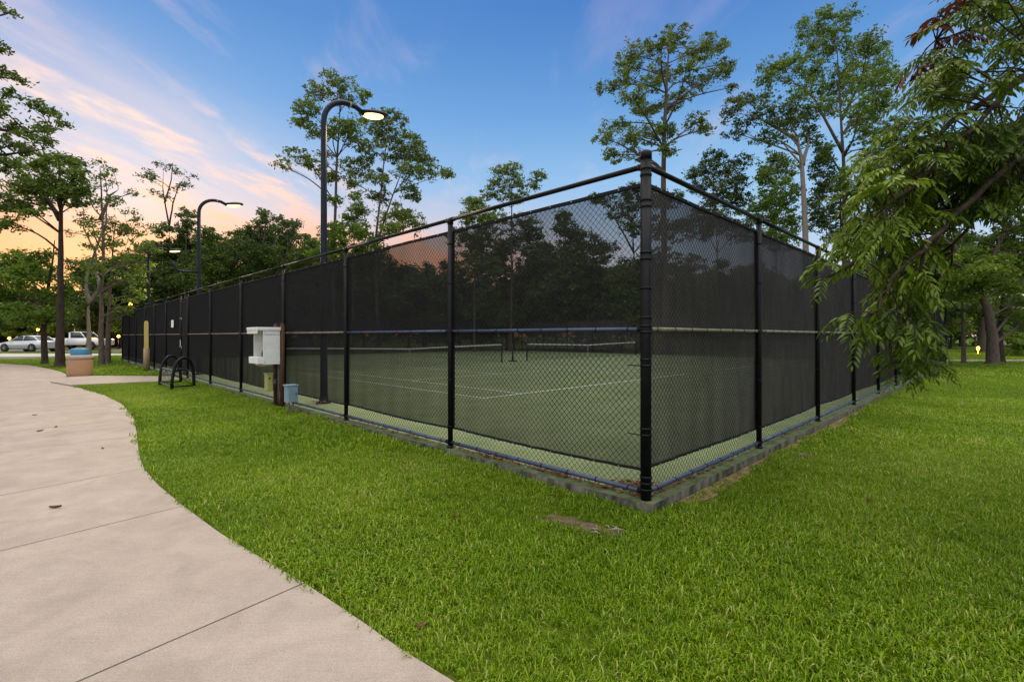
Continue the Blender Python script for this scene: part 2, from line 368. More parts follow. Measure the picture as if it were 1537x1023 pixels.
def concrete_mat(name, a, b, crack=True):
    m = mat(name, a, .85, b, 1.3, .25, bump=.25, bscale=130, lo=.3, hi=.7)
    nt = m.node_tree; N = nt.nodes; Lk = nt.links; bs = N['Principled BSDF']
    src = bs.inputs['Base Color'].links[0].from_socket
    tc = N.new('ShaderNodeTexCoord')
    # fine aggregate specks and darker worn blotches
    v = N.new('ShaderNodeTexVoronoi'); v.inputs['Scale'].default_value = 75; Lk.new(tc.outputs['Object'], v.inputs[0])
    rr = N.new('ShaderNodeMapRange'); rr.inputs[1].default_value = .0; rr.inputs[2].default_value = .28; rr.inputs[3].default_value = .80; rr.inputs[4].default_value = 1.03
    Lk.new(v.outputs['Distance'], rr.inputs[0])
    n1 = N.new('ShaderNodeTexNoise'); n1.inputs['Scale'].default_value = 210; n1.inputs['Detail'].default_value = 2; Lk.new(tc.outputs['Object'], n1.inputs[0])
    r1 = N.new('ShaderNodeMapRange'); r1.inputs[1].default_value = .25; r1.inputs[2].default_value = .75; r1.inputs[3].default_value = .72; r1.inputs[4].default_value = 1.22
    Lk.new(n1.outputs['Fac'], r1.inputs[0])
    n2 = N.new('ShaderNodeTexNoise'); n2.inputs['Scale'].default_value = 2.4; n2.inputs['Detail'].default_value = 8; n2.inputs['Distortion'].default_value = 1.2; Lk.new(tc.outputs['Object'], n2.inputs[0])
    r2 = N.new('ShaderNodeMapRange'); r2.inputs[1].default_value = .36; r2.inputs[2].default_value = .60; r2.inputs[3].default_value = .90; r2.inputs[4].default_value = 1.03
    Lk.new(n2.outputs['Fac'], r2.inputs[0])
    mp = N.new('ShaderNodeMapping'); mp.inputs['Rotation'].default_value = (0, 0, R(-54)); mp.inputs['Scale'].default_value = (3, 170, 1); Lk.new(tc.outputs['Object'], mp.inputs[0])
    n4 = N.new('ShaderNodeTexNoise'); n4.inputs['Scale'].default_value = 1; n4.inputs['Detail'].default_value = 2; Lk.new(mp.outputs[0], n4.inputs[0])
    r4 = N.new('ShaderNodeMapRange'); r4.inputs[1].default_value = .3; r4.inputs[2].default_value = .7; r4.inputs[3].default_value = .93; r4.inputs[4].default_value = 1.06; Lk.new(n4.outputs['Fac'], r4.inputs[0])
    # small dark stains
    n5 = N.new('ShaderNodeTexNoise'); n5.inputs['Scale'].default_value = 14; n5.inputs['Detail'].default_value = 4; Lk.new(tc.outputs['Object'], n5.inputs[0])
    r5 = N.new('ShaderNodeMapRange'); r5.inputs[1].default_value = .70; r5.inputs[2].default_value = .78; r5.inputs[3].default_value = 1.0; r5.inputs[4].default_value = .72; Lk.new(n5.outputs['Fac'], r5.inputs[0])
    m5 = N.new('ShaderNodeMath'); m5.operation = 'MULTIPLY'; Lk.new(r4.outputs[0], m5.inputs[0]); Lk.new(r5.outputs[0], m5.inputs[1])
    m6 = N.new('ShaderNodeMath'); m6.operation = 'MULTIPLY'; Lk.new(m5.outputs[0], m6.inputs[0]); Lk.new(r1.outputs[0], m6.inputs[1])
    mm = N.new('ShaderNodeMath'); mm.operation = 'MULTIPLY'; Lk.new(rr.outputs[0], mm.inputs[0]); Lk.new(m6.outputs[0], mm.inputs[1])
    m3 = N.new('ShaderNodeMath'); m3.operation = 'MULTIPLY'; Lk.new(mm.outputs[0], m3.inputs[0]); Lk.new(r2.outputs[0], m3.inputs[1])
    vm = N.new('ShaderNodeVectorMath'); vm.operation = 'SCALE'; Lk.new(src, vm.inputs[0]); Lk.new(m3.outputs[0], vm.inputs['Scale'])
    Lk.new(vm.outputs[0], bs.inputs['Base Color'])
    return m
M['path'] = concrete_mat('pale_broom_concrete', (.262, .220, .190), (.322, .275, .240))
M['kerbface'] = mat('weathered_kerb_concrete', (.035, .038, .026), .9, (.17, .16, .135), 7, .2, bump=.4, bscale=50, lo=.38, hi=.62, stretch=(1, 1, .35))

# ------------------------------------------------------------------ the setting: ground, path, roads, court
def build_ground():
    xs = np.unique(np.concatenate([np.arange(-60, 60.1, 1.5), np.array([-900, -600, -400, -250, -160, -110, -80, 80, 110, 160, 250, 400, 600, 900]), np.arange(-14, 2, .5)]))
    ys = np.unique(np.concatenate([np.arange(-12, 60.1, 1.5), np.array([-400, -200, -100, -50, -25, 75, 95, 130, 180, 260, 400, 700, 1200]), np.arange(3, 22, .5)]))
    X, Y = np.meshgrid(xs, ys); Z = ground_z(X, Y)
    mb = MB(); nx = len(xs)
    mb.v = [Vector(t) for t in zip(X.ravel(), Y.ravel(), Z.ravel())]
    for j in range(len(ys) - 1):
        for i in range(nx - 1): mb.face((j * nx + i, j * nx + i + 1, (j + 1) * nx + i + 1, (j + 1) * nx + i), 0, True)
    tag(mb.build('ground', M['grassbase']), kind='structure')
build_ground()

PATH_T = .022
# right-hand edge of the path as it runs from beside the camera to the far lawn
edge_px = [(1010, 1230), (800, 1105), (672, 1023), (600, 978), (540, 935), (457, 879), (400, 846), (330, 803), (275, 762), (237, 730), (216, 705), (208, 681), (206, 656), (201, 630), (184, 608), (155, 593), (120, 583), (104, 580.5)]
edge_a = [gp(*p) for p in edge_px]
edge_b = [gp(*p) for p in ((98, 573), (100, 567), (99, 562), (92, 558.5), (76, 554.5), (58, 551), (46, 548.6))]
def offset_left(pts, w):
    out = []
    for i, p in enumerate(pts):
        t = (pts[min(i + 1, len(pts) - 1)] - pts[max(i - 1, 0)]).normalized()
        out.append(p + Vector((-t.y, t.x, 0)) * w)
    return out
joint_a = [(457, 879, -.676, -.915), (275, 762, -.74, -1.0), (204, 703.5, -.68, -1.0), (206.5, 662, -.9, -.95), (203, 628, -1.0, -1.1), (172, 601, -.9, -.9)]
def build_path():
    obs = []
    # cut the edge at the joints; each slab between two joints is its own flag of concrete with an open joint
    cuts = []
    for (x, y, dx, dy) in joint_a:
        p = gp(x, y); i = min(range(len(edge_a)), key=lambda k: (edge_a[k] - p).length); cuts.append((i, Vector((dx, dy, 0)).normalized()))
    W0 = 2.6; mb = MB()
    allc = [(0, Vector((-.66, -.75, 0)))] + cuts + [(len(edge_a) - 1, Vector((-.72, -.70, 0)))]
    gap = .007
    for k in range(len(allc) - 1):
        (i0, d0), (i1, d1) = allc[k], allc[k + 1]
        if i1 <= i0: continue
        seg = [v.copy() for v in edge_a[i0:i1 + 1]]
        tdir = (seg[-1] - seg[0]).normalized()
        g0 = gap if k > 0 else 0; g1 = gap if k < len(allc) - 2 else 0
        seg[0] = seg[0] + (seg[1] - seg[0]).normalized() * g0; seg[-1] = seg[-1] + (seg[-2] - seg[-1]).normalized() * g1
        poly = [(p.x, p.y) for p in seg] + [tuple((seg[-1] + d1 * W0)[:2]), tuple((seg[0] + d0 * W0)[:2])]
        mb.prism(poly, -.05, PATH_T)
    # the stretch that bends on to the left beyond the bin
    l = [edge_a[-1] + Vector((-.72, -.70, 0)) * W0, edge_a[-1] + Vector((-2.9, .3, 0)), Vector((-19.2, 17.8, 0)), Vector((-21.4, 20.3, 0)), Vector((-25.5, 23.2, 0)), Vector((-31, 25.5, 0)), Vector((-60, 27, 0))]
    r = [edge_a[-1] + (edge_b[0] - edge_a[-1]).normalized() * .012] + edge_b + [gp(0, 546), Vector((-60, 30.5, 0))]
    poly = [(p.x, p.y) for p in r] + [(p.x, p.y) for p in l[::-1]]
    mb.prism(poly, -.05, PATH_T)
    tag(mb.build('path', M['path']), kind='structure')
    # side path from the bin to the gate
    q = [edge_a[-1] + Vector((.02, .02, 0)), P(18.6, -.16).to_3d(), P(20.95, -.16).to_3d(), Vector((-17.2, 19.7, 0)), Vector((-17.5, 18.7, 0)), Vector((-16.3, 17.2, 0))]
    mb = MB(); polyB = [(p.x, p.y) for p in q]
    mb.prism(polyB, -.05, PATH_T + .002 + .045)
    tag(mb.build('side_path', M['path']), kind='structure')
    return [(p.x, p.y) for p in (edge_a + edge_b + [gp(0, 546), Vector((-60, 30.5, 0)), Vector((-60, 27, 0))] + l[::-1][1:])] + [(p.x, p.y) for p in offset_left(edge_a, 0)][:0] + [((edge_a[0] + Vector((-.66, -.75, 0)) * W0).x, (edge_a[0] + Vector((-.66, -.75, 0)) * W0).y)], polyB
PATH_POLY, SIDE_POLY = build_path()

def strip(name, pts, z, m):
    mb = MB(); mb.prism(pts, z - .2, z); return tag(mb.build(name, m), kind='structure')
ROADS = [[(-140, 33.6), (-33, 33.6), (-29, 36.2), (-27, 39.4), (-140, 39.4)], [(-140, 43.2), (-30, 43.2), (-24, 48), (-20, 53), (-140, 53)], [(26.9, 32.2), (90, 32.6), (90, 34.0), (26.3, 33.4)]]
strip('park_road', ROADS[0], .25, M['road_conc'])
strip('parking_lane', ROADS[1], .252, M['asphalt'])
strip('far_path', ROADS[2], .03, M['path'])

def court():
    T = lambda l, r, z: Vector((*P(l, r), z))
    mb = MB(); o = .115
    mb.prism([(-o + .002, -o + .002), (LEN_L + o, -o + .002), (LEN_L + o, LEN_R + o), (-o + .002, LEN_R + o)], -.1, SLAB, 0, T)
    tag(mb.build('court_surface', M['court']), kind='structure')
    # kerb: green painted cap with grey faces
    mb = MB(); w0, w1 = -o, .09
    for a in ((w0, w0, LEN_L + o, w1), (w0, w1 + .0005, w1, LEN_R + o)):
        b = len(mb.v); l0, r0, l1, r1 = a
        mb.prism([(l0, r0), (l1, r0), (l1, r1), (l0, r1)], -.12, SLAB + .006, 0, T)
    for i, f in enumerate(mb.f):
        n = (mb.v[f[1]] - mb.v[f[0]]).cross(mb.v[f[2]] - mb.v[f[1]])
        if abs(n.normalized().z) > .5 and mb.v[f[0]].z > 0: mb.m[i] = 1
    tag(mb.build('kerb', [M['kerbface'], M['kerbtop']]), kind='structure')
    mb = MB(); z = SLAB + .004
    def ln(l0, r0, l1, r1, w=.065):
        if abs(l1 - l0) > abs(r1 - r0): poly = [(l0, r0 - w / 2), (l1, r0 - w / 2), (l1, r0 + w / 2), (l0, r0 + w / 2)]
        else: poly = [(l0 - w / 2, r0), (l0 + w / 2, r0), (l0 + w / 2, r1), (l0 - w / 2, r1)]
        b = len(mb.v)
        for x, y in poly: mb.v.append(T(x, y, mb_z[0]))
        mb.face((b, b + 1, b + 2, b + 3))
    mb_z = [z]
    B0, B1, NT = 6.8, 30.57, 18.69
    for r0 in (3.95, 18.93):
        mb_z[0] = z
        for r in (0, 1.37, 9.6, 10.97): ln(B0, r0 + r, B1, r0 + r, .06)
        mb_z[0] = z + .002
        ln(B0, r0 - .03, B0, r0 + 11.0, .09); ln(B1, r0 - .03, B1, r0 + 11.0, .09)
        ln(NT - 6.4, r0 + 1.37, NT - 6.4, r0 + 9.6); ln(NT + 6.4, r0 + 1.37, NT + 6.4, r0 + 9.6)
        mb_z[0] = z + .004
        ln(NT - 6.4, r0 + 5.485, NT + 6.4, r0 + 5.485)
    tag(mb.build('court_lines', M['line']), kind='structure')
court()

# bare soil where the turf has worn through by the fence corner
def soil_patch():
    rnd = random.Random(4); mb = MB(); c = gp(872, 789); n = 26
    t = Vector((.80, -.60, 0)); u = Vector((.60, .80, 0))
    b = len(mb.v); mb.v.append(c + Vector((0, 0, .012)))
    for k in range(n):
        a = 2 * math.pi * k / n; r = 1 + rnd.uniform(-.25, .25)
        p = c + t * math.cos(a) * .46 * r + u * math.sin(a) * .12 * r; mb.v.append(Vector((p.x, p.y, .005)))
    for k in range(n): mb.face((b, b + 1 + k, b + 1 + (k + 1) % n), 0, True)
    tag(mb.build('bare_soil', M['soil']), kind='structure'); return c, t, u
SOIL = soil_patch()
def worn_edge():
    rnd = random.Random(12); mb = MB(); n = 90
    for k in range(n + 1):
        r = .35 + 10.5 * k / n; w = .05 + .10 * (.5 + .5 * math.sin(r * 1.7) * math.sin(r * .63 + 1)) + rnd.uniform(0, .05)
        a = P(-.10, r); b = P(-.115 - w, r + rnd.uniform(-.02, .02)); mb.v += [Vector((a.x, a.y, .016)), Vector((b.x, b.y, .004))]
    for k in range(n): mb.face((2 * k, 2 * k + 1, 2 * k + 3, 2 * k + 2), 0, True)
    tag(mb.build('worn_edge', M['straw']), kind='structure')
worn_edge()

# ------------------------------------------------------------------ fences
FH = 3.19                                         # top rail above the slab
BAY = 3.05
def chain_link_mesh():
    p = .0355; n = int(BAY / p); k = int((FH - .14 - .05) / p); r = .0029
    V = np.zeros((n, k + 1, 3, 3)); I, K = np.meshgrid(np.arange(n), np.arange(k + 1), indexing='ij')
    x = I * p + p * ((K + I) % 2); z = .05 + K * p; tw = np.where((K + I) % 2 == 0, 1, -1) * .0016
    for j, a in enumerate((0, 2.094, 4.189)):
        V[:, :, j, 0] = x + r * math.cos(a); V[:, :, j, 1] = tw + r * math.sin(a); V[:, :, j, 2] = z
    idx = np.arange(n * (k + 1) * 3).reshape(n, k + 1, 3)
    F_ = np.stack([idx[:, :-1, :], np.roll(idx, -1, 2)[:, :-1, :], np.roll(idx, -1, 2)[:, 1:, :], idx[:, 1:, :]], -1).reshape(-1, 4)
    me = bpy.data.meshes.new('chain_link')
    me.vertices.add(V.size // 3); me.vertices.foreach_set('co', V.ravel())
    me.loops.add(F_.size); me.loops.foreach_set('vertex_index', F_.ravel().astype(np.int32))
    me.polygons.add(len(F_)); me.polygons.foreach_set('loop_start', np.arange(len(F_), dtype=np.int32) * 4)
    me.update(calc_edges=True); me.materials.append(M['wire']); return me
CHAIN = chain_link_mesh()
def windscreen_mesh(seed, o, full_w=BAY):
    rnd = random.Random(seed); mb = MB(); nx, nz = 48, 24
    x0, x1 = .012, full_w - .012; z0, z1 = .27, FH - .16
    ph = [rnd.uniform(0, 6.3) for _ in range(4)]
    def pt(u, v):
        sag = .007 * abs(math.sin(u * math.pi * 10)) * (1 - v) ** 6 - .012 * math.sin(u * math.pi) * (1 - v) ** 3 + .012 * math.sin(u * 3 + ph[1]) * (1 - v) ** 3
        y = -o * (.010 + .006 * math.sin(u * 9 + ph[1]) * math.sin(v * 7 + ph[2]) + .0015 * math.sin(u * 23 + v * 4 + ph[3]) + .003 * (1 - v) ** 3 * math.sin(u * 41 + ph[2]) + .002 * v ** 4 * math.sin(u * 37 + ph[1]))
        return Vector((x0 + (x1 - x0) * u, y, z0 + (z1 - z0) * v + sag))
    for j in range(nz + 1):
        for i in range(nx + 1): mb.v.append(pt(i / nx, j / nz))
    for j in range(nz):
        for i in range(nx): mb.face((j * (nx + 1) + i, j * (nx + 1) + i + 1, (j + 1) * (nx + 1) + i + 1, (j + 1) * (nx + 1) + i), 0, True)
    def hem(path, w):                               # doubled edge: a thin closed band
        mb.tube([p + Vector((0, o * .004, 0)) for p in path], w, 4, 1, True, False)
    N_ = 28
    hem([pt(i / N_, 0) for i in range(N_ + 1)], .017); hem([pt(i / N_, 1) for i in range(N_ + 1)], .024)
    hem([pt(0.004, i / 8) for i in range(9)], .016); hem([pt(.996, i / 8) for i in range(9)], .016)
    for i in range(1, 10):
        for v in (0, 1):
            c = pt(i / 10, v); mb.tube([c + Vector((0, o * .022, 0)), c + Vector((0, o * .030, 0))], .008, 6, 2)
    me_o = mb.build('windscreen', [M['screen'] if o > 0 else M['screen_lit'], M['hem'], M['brass']]); me = me_o.data; bpy.data.objects.remove(me_o); return me
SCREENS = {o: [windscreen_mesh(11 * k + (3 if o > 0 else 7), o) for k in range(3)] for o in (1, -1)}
def mesh_only(mb, name, mats):
    o = mb.build(name, mats); me = o.data; bpy.data.objects.remove(o); return me
def rail_mesh(name, r, m, ties=True):
    mb = MB(); mb.tube([(0.0, 0, 0), (BAY / 3, 0, 0), (BAY * 2 / 3, 0, 0), (BAY, 0, 0)], r, 10)
    if ties:
        for k in range(8):
            x = .19 + k * .38
            mb.tube([(x - .006, 0, 0), (x + .006, 0, 0)], r + .0035, 10, 1)
    for x in (.05, BAY - .05): mb.tube([(x - .03, 0, 0), (x + .03, 0, 0)], r + .006, 10, 1)
    return mesh_only(mb, name, [m, M['black']])
RAIL = {'top': rail_mesh('top_rail', .027, M['black'], False)}
for k_ in ('black', 'skytint_rail', 'pale_rail', 'tan_rail'): RAIL[k_] = rail_mesh('rail', .021, M[k_])
RAIL['bottom'] = rail_mesh('bottom_rail', .024, M['skytint_rail'])
def post_mesh(r, h, cap):
    mb = MB(); mb.tube([(0, 0, 0), (0, 0, h * .5), (0, 0, h)], r, 14)
    if cap: mb.lathe([(r + .006, h - .05), (r + .006, h + .01), (r * .7, h + .035), (0, h + .045)], (0, 0, 0), 14)
    else:
        mb.lathe([(r + .005, h - .06), (r + .005, h - .004), (r * .6, h + .012), (0, h + .016)], (0, 0, 0), 14)
        mb.tube([(-.035, 0, h + .0), (.035, 0, h + .0)], .034, 10)
    for z in (.30, .95, 1.62, 2.3, 2.85): mb.tube([(0, 0, z - .009), (0, 0, z + .009)], r + .0035, 14)
    mb.lathe([(r + .012, 0.0), (r + .012, .02), (r, .035)], (0, 0, 0), 14)
    return mesh_only(mb, 'line_post', [M['black']])
LINE_POST = post_mesh(.037, FH - .0, False)
def corner_post(parent, o):
    mb = MB(); r, h = .051, FH + .12
    mb.tube([(0, 0, 0), (0, 0, h * .5), (0, 0, h)], r, 18)
    mb.lathe([(r + .006, h - .06), (r + .006, h + .0), (r * .9, h + .02), (0, h + .03)], (0, 0, 0), 18)
    ob = mb.build('corner_post', M['black'], parent)
    for z in (.10, .16, .22, .62, .68, 1.28, 1.34, 1.60, 1.66, 1.74, 2.02, 2.30, 2.36, 2.80, 2.86, 3.10, 3.16):
        m2 = MB(); m2.tube([(0, 0, z - .011), (0, 0, z + .011)], r + .005, 18)
        if z in (.62, 1.28): m2.tube([(.04, .05, z), (.16, .06, z + .004)], .005, 5)
        m2.build('tension_band', M['black'], ob)
    m2 = MB(); m2.box((.075, -o * .045, FH / 2 - .03), (.02, .006, FH - .2)); m2.build('tension_bar', M['black'], ob)
    return ob
def fence(name, label, start, rz, o, posts, mids, gate=None, corner=True, screens=True):
    t = thing(name, label, 'fence', (start.x, start.y, SLAB + .006), rz)
    for k, x in enumerate(posts):
        if k == 0 and corner: corner_post(t, o); continue
        ob = link('line_post', LINE_POST, t); ob.location = (x, 0, 0); ob.rotation_euler = (0, R(.25 * ((k * 7) % 3 - 1)), 0)
    for k in range(len(posts) - 1):
        a, b = posts[k], posts[k + 1]; s = (b - a) / BAY
        def put(nm, me, z, y=0):
            ob = link(nm, me, t); ob.location = (a, y, z); ob.scale = (s, 1, 1); return ob
        put('top_rail', RAIL['top'], FH)
        if gate == k: continue
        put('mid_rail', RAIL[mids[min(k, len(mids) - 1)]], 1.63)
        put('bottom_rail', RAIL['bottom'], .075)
        put('chain_link_panel', CHAIN, 0, -o * .034)
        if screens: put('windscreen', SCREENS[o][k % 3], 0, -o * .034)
    return t
ang_L = math.atan2(dL.y, dL.x); ang_R = math.atan2(dR.y, dR.x)
LP = [0, 3.05, 6.22, 9.39, 12.6, 15.85, 19.1, 20.26, 23.2, 26.0, 28.75, 31.6, 34.4, 37.3]
fl = fence('chain_link_fence', 'black chain-link fence with dark windscreen, the run with the gate beside the concrete path', C0, ang_L, 1, LP, ['skytint_rail', 'skytint_rail', 'tan_rail', 'tan_rail', 'tan_rail', 'tan_rail', 'tan_rail'], gate=6)
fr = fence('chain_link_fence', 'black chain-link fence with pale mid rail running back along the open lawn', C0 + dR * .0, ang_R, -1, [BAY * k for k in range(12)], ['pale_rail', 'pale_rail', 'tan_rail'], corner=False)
# the post at the near corner belongs to the gate run; the lawn run starts just past it
for ch in list(fr.children):
    if ch.name.startswith('line_post') and ch.location.x < .01: bpy.data.objects.remove(ch)
e1 = P(LEN_L, 0); e2 = P(0, LEN_R)
fence('chain_link_fence', 'far chain-link fence closing the court end beyond both tennis nets, seen through the mesh', e1, ang_R, 1, [BAY * k for k in range(12)], ['black'], corner=False)
fence('chain_link_fence', 'far chain-link fence along the back of the right-hand court, seen through the near corner panels', e2, ang_L, -1, [LEN_L / 12 * k for k in range(13)], ['black'], corner=False)

def gate():
    g = bpy.data.objects.new('gate', None); COL.objects.link(g); g.parent = fl; g.location = (19.1, 0, 0)
    g['label'] = 'black mesh gate with grey latch'
    w = 1.16; mb = MB(); x0, x1 = .07, w - .07
    loop = [(x0, 0, .08), (x1, 0, .08), (x1, 0, 2.95), (x0, 0, 2.95), (x0, 0, .08)]
    for a, b in zip(loop, loop[1:]): mb.tube([a, b], .022, 8)
    mb.tube([(x0, 0, 1.6), (x1, 0, 1.6)], .018, 8)
    mb.build('frame', M['black'], g)
    ob = link('chain_link_panel', CHAIN, g); ob.location = (x0, -.03, 0); ob.scale = ((x1 - x0) / BAY, 1, .97)
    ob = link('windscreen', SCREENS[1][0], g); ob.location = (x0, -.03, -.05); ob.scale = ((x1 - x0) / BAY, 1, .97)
    for z in (1.15, 2.25):
        mb = MB(); mb.box((x1 - .1, .03, z), (.34, .05, .05), bev=.008); mb.tube([(x1 - .3, .05, z), (x1 - .36, .06, z - .1)], .012, 6); mb.build('latch' if z < 2 else 'hinge_bar', M['tan_rail'], g)
    mb = MB(); mb.box((.98, .052, 1.30), (.05, .01, .22)); mb.build('push_plate', M['notice'], g)
gate()
mb = MB(); mb.box((0, 0, 0), (.42, .012, .30), bev=.003)
nt_ = mb.build('notice_sign', M['notice']); nt_.location = Vector((*P(21.6, -.045), SLAB + 2.07)); nt_.rotation_euler = (0, 0, ang_L)
tag(nt_, 'small white notice fixed to the dark windscreen just past the gate', 'sign')

# ------------------------------------------------------------------ tennis nets
def tennis_net(label, r0):
    c = P(18.69, r0); t = thing('tennis_net', label, 'net', (c.x, c.y, SLAB + .004), ang_R); w = 12.8
    for x in (0, w):
        mb = MB(); mb.tube([(x, 0, 0), (x, 0, 1.08)], .045, 12); mb.lathe([(.05, 1.07), (.05, 1.10), (0, 1.12)], (x, 0, 0), 12); mb.build('net_post', M['black'], t)
    top = lambda x: 1.05 - .14 * (1 - abs(x - w / 2) / (w / 2)) ** 1.2
    mb = MB(); n = 160
    for k in range(n + 1):
        x = .06 + (w - .12) * k / n; mb.box((x, 0, top(x) / 2), (.006, .004, top(x) - .1))
    for j in range(14):
        pts = [(.06 + (w - .12) * k / 16, 0, .04 + (top(.06 + (w - .12) * k / 16) - .08) * j / 13) for k in range(17)]
        mb.tube(pts, .004, 3)
    mb.build('netting', M['net'], t)
    mb = MB()
    for k in range(16):
        xa, xb = .05 + (w - .1) * k / 16, .05 + (w - .1) * (k + 1) / 16
        za, zb = top(xa), top(xb); b = len(mb.v)
        for y in (-.014, .014):
            for (x, z) in ((xa, za - .035), (xb, zb - .035), (xb, zb + .035), (xa, za + .035)): mb.v.append(Vector((x, y, z)))
        for q in ((0, 1, 2, 3), (7, 6, 5, 4), (3, 2, 6, 7), (1, 0, 4, 5)): mb.face([b + i for i in q])
    mb.build('headband', M['line'], t)
    mb = MB(); mb.box((w / 2, .02, top(w / 2) / 2), (.05, .012, top(w / 2) - .05)); mb.build('centre_strap', M['line'], t)
tennis_net('tennis net on the court nearer the gated fence, white headband sagging to its strap', 3.03)
tennis_net('tennis net on the farther court, seen through the panel next to the corner post', 18.0)
c = P(18.9, 16.95); t = thing('stub_post', 'short dark post standing between the facing ends of the two tennis nets', 'post', (c.x, c.y, SLAB + .004))
mb = MB(); mb.tube([(0, 0, 0), (0, 0, .95)], .05, 10); mb.build('shaft', M['black'], t)
mb = MB(); mb.lathe([(.24, 0), (.24, .04), (.08, .09)], (0, 0, 0), 14); mb.build('foot', M['black'], t)

# ------------------------------------------------------------------ lamps
def light_pole(label, l, arm_low=False, h=7.22, watt=700):
    c = P(l, .7); t = thing('light_pole', label, 'lamp post', (c.x, c.y, SLAB + .004), ang_R, 'curved arm light poles inside the fence')
    mb = MB(); pts = [(0, 0, 0), (0, 0, 2), (0, 0, 4), (0, 0, h - .62)]; rad = [.085, .08, .074, .066]; r = .60
    for k in range(1, 9):
        a = math.pi / 2 * k / 8; pts.append((r * (1 - math.cos(a)), 0, h - .62 + r * math.sin(a))); rad.append(.064)
    pts += [(r + .2, 0, h - .03), (r + .42, 0, h - .13)]; rad += [.06, .056]
    mb.tube(pts, rad, 14); mb.build('pole', M['polepaint'], t)
    mb = MB(); mb.lathe([(.17, 0), (.17, .03), (.11, .05), (.095, .16)], (0, 0, 0), 16); mb.build('base_flange', M['polepaint'], t)
    mb = MB(); mb.tube([(r + .03, 0, h - .021), (r + .07, 0, h - .021)], .068, 14); mb.build('collar', M['greyconc'], t)
    # luminaire: a flat cobra head
    hd = MB(); x0 = r + .38; z0 = h - .13; n = 10; prof = []
    for k in range(n + 1):
        u = k / n; wd = .07 + .13 * math.sin(math.pi * min(1, u * .78 + .12)) ** .8; ht = .055 + .05 * math.sin(math.pi * (u * .85 + .1))
        if u > .9: wd *= .72; ht *= .5
        prof.append((x0 + .66 * u, wd, ht, z0 + .02 + .11 * u))
    b = 0; m_ = 12
    for (x, wd, ht, zc) in prof:
        for k in range(m_):
            a = 2 * math.pi * k / m_; zz = math.sin(a); hd.v.append(Vector((x, wd * math.cos(a), zc + (ht * zz if zz > 0 else .45 * ht * zz))))
    for i in range(n):
        for k in range(m_):
            k2 = (k + 1) % m_; hd.face((i * m_ + k, i * m_ + k2, (i + 1) * m_ + k2, (i + 1) * m_ + k), 0, True)
    hd.face(list(range(m_))[::-1]); hd.face([n * m_ + k for k in range(m_)])
    ho = hd.build('lamp_head', M['polepaint'], t)
    ln = MB(); ln.v = []; m2 = 16
    ax = Matrix.Translation(Vector((x0 + .29, 0, z0 + .035))) @ Matrix.Rotation(R(-9), 4, 'Y')
    for (rr, zz) in ((1, 0), (.97, -.025), (.75, -.055), (.3, -.07)):
        for k in range(m2):
            a = 2 * math.pi * k / m2; ln.v.append(ax @ Vector((.28 * rr * math.cos(a), .17 * rr * math.sin(a), zz)))
    for i in range(3):
        for k in range(m2):
            k2 = (k + 1) % m2; ln.face((i * m2 + k, i * m2 + k2, (i + 1) * m2 + k2, (i + 1) * m2 + k), 0, True)
    ln.face([3 * m2 + k for k in range(m2)]); ln.face(list(range(m2))[::-1])
    ln.build('lens', M['lampglow'], ho)
    ld = bpy.data.lights.new('lamp_light', 'SPOT'); ld.energy = watt; ld.color = (1, .74, .38); ld.spot_size = R(150); ld.spot_blend = .6; ld.shadow_soft_size = .15
    lo = bpy.data.objects.new('lamp_light', ld); COL.objects.link(lo); lo.parent = t; lo.location = (x0 + .27, 0, z0 - .18)
    if arm_low:
        mb = MB(); mb.tube([(0, 0, 4.15), (-.55, 0, 4.15), (-.72, 0, 4.16), (-.80, 0, 4.22), (-.84, 0, 4.34), (-.90, 0, 4.52)], .045, 10); mb.build('side_bracket', M['polepaint'], t)
    return t
light_pole('tallest looking curved arm light pole, nearest the corner, with a glaring lamp head', 8.8)
light_pole('middle curved arm light pole with a low bracket, lamp glowing against the orange sky', 20.7, True)
light_pole('farthest curved arm light pole, its lamp glowing among leaves at the far fence end', 32.6, False, 6.75)
def post_lamp(px, py, Y, label):
    p = at(px, py, Y); t = thing('lamp_post', label, 'lamp post', (p.x, p.y, gz(p.x, p.y)))
    h = p.z - gz(p.x, p.y); mb = MB(); mb.tube([(0, 0, 0), (0, 0, h - .1)], [.07, .05], 8); mb.build('pole', M['polepaint'], t)
    mb = MB(); mb.lathe([(.06, h - .10), (.14, h - .02), (.14, h + .10), (.07, h + .18), (0, h + .2)], (0, 0, 0), 12); mb.build('lantern', M['porchglow'], t)
    ld = bpy.data.lights.new('lamp_light', 'POINT'); ld.energy = 110; ld.color = (1, .62, .25); ld.shadow_soft_size = .3
    lo = bpy.data.objects.new('lamp_light', ld); COL.objects.link(lo); lo.parent = t; lo.location = (0, -.5, h - .3)
post_lamp(196, 457, 46, 'park lamp glowing beside the far end of the gated fence, below the foliage')
post_lamp(112, 487, 55.5, 'amber park lamp glowing above the pickup between the trunks')

post_lamp(57, 495, 55, 'small amber park lamp showing just left of the slim dark trunk')
post_lamp(14, 508, 54.5, 'low amber park lamp above the hood of the silver sedan')
post_lamp(178, 505, 52, 'low amber park lamp between the paired trunks and the fence end')

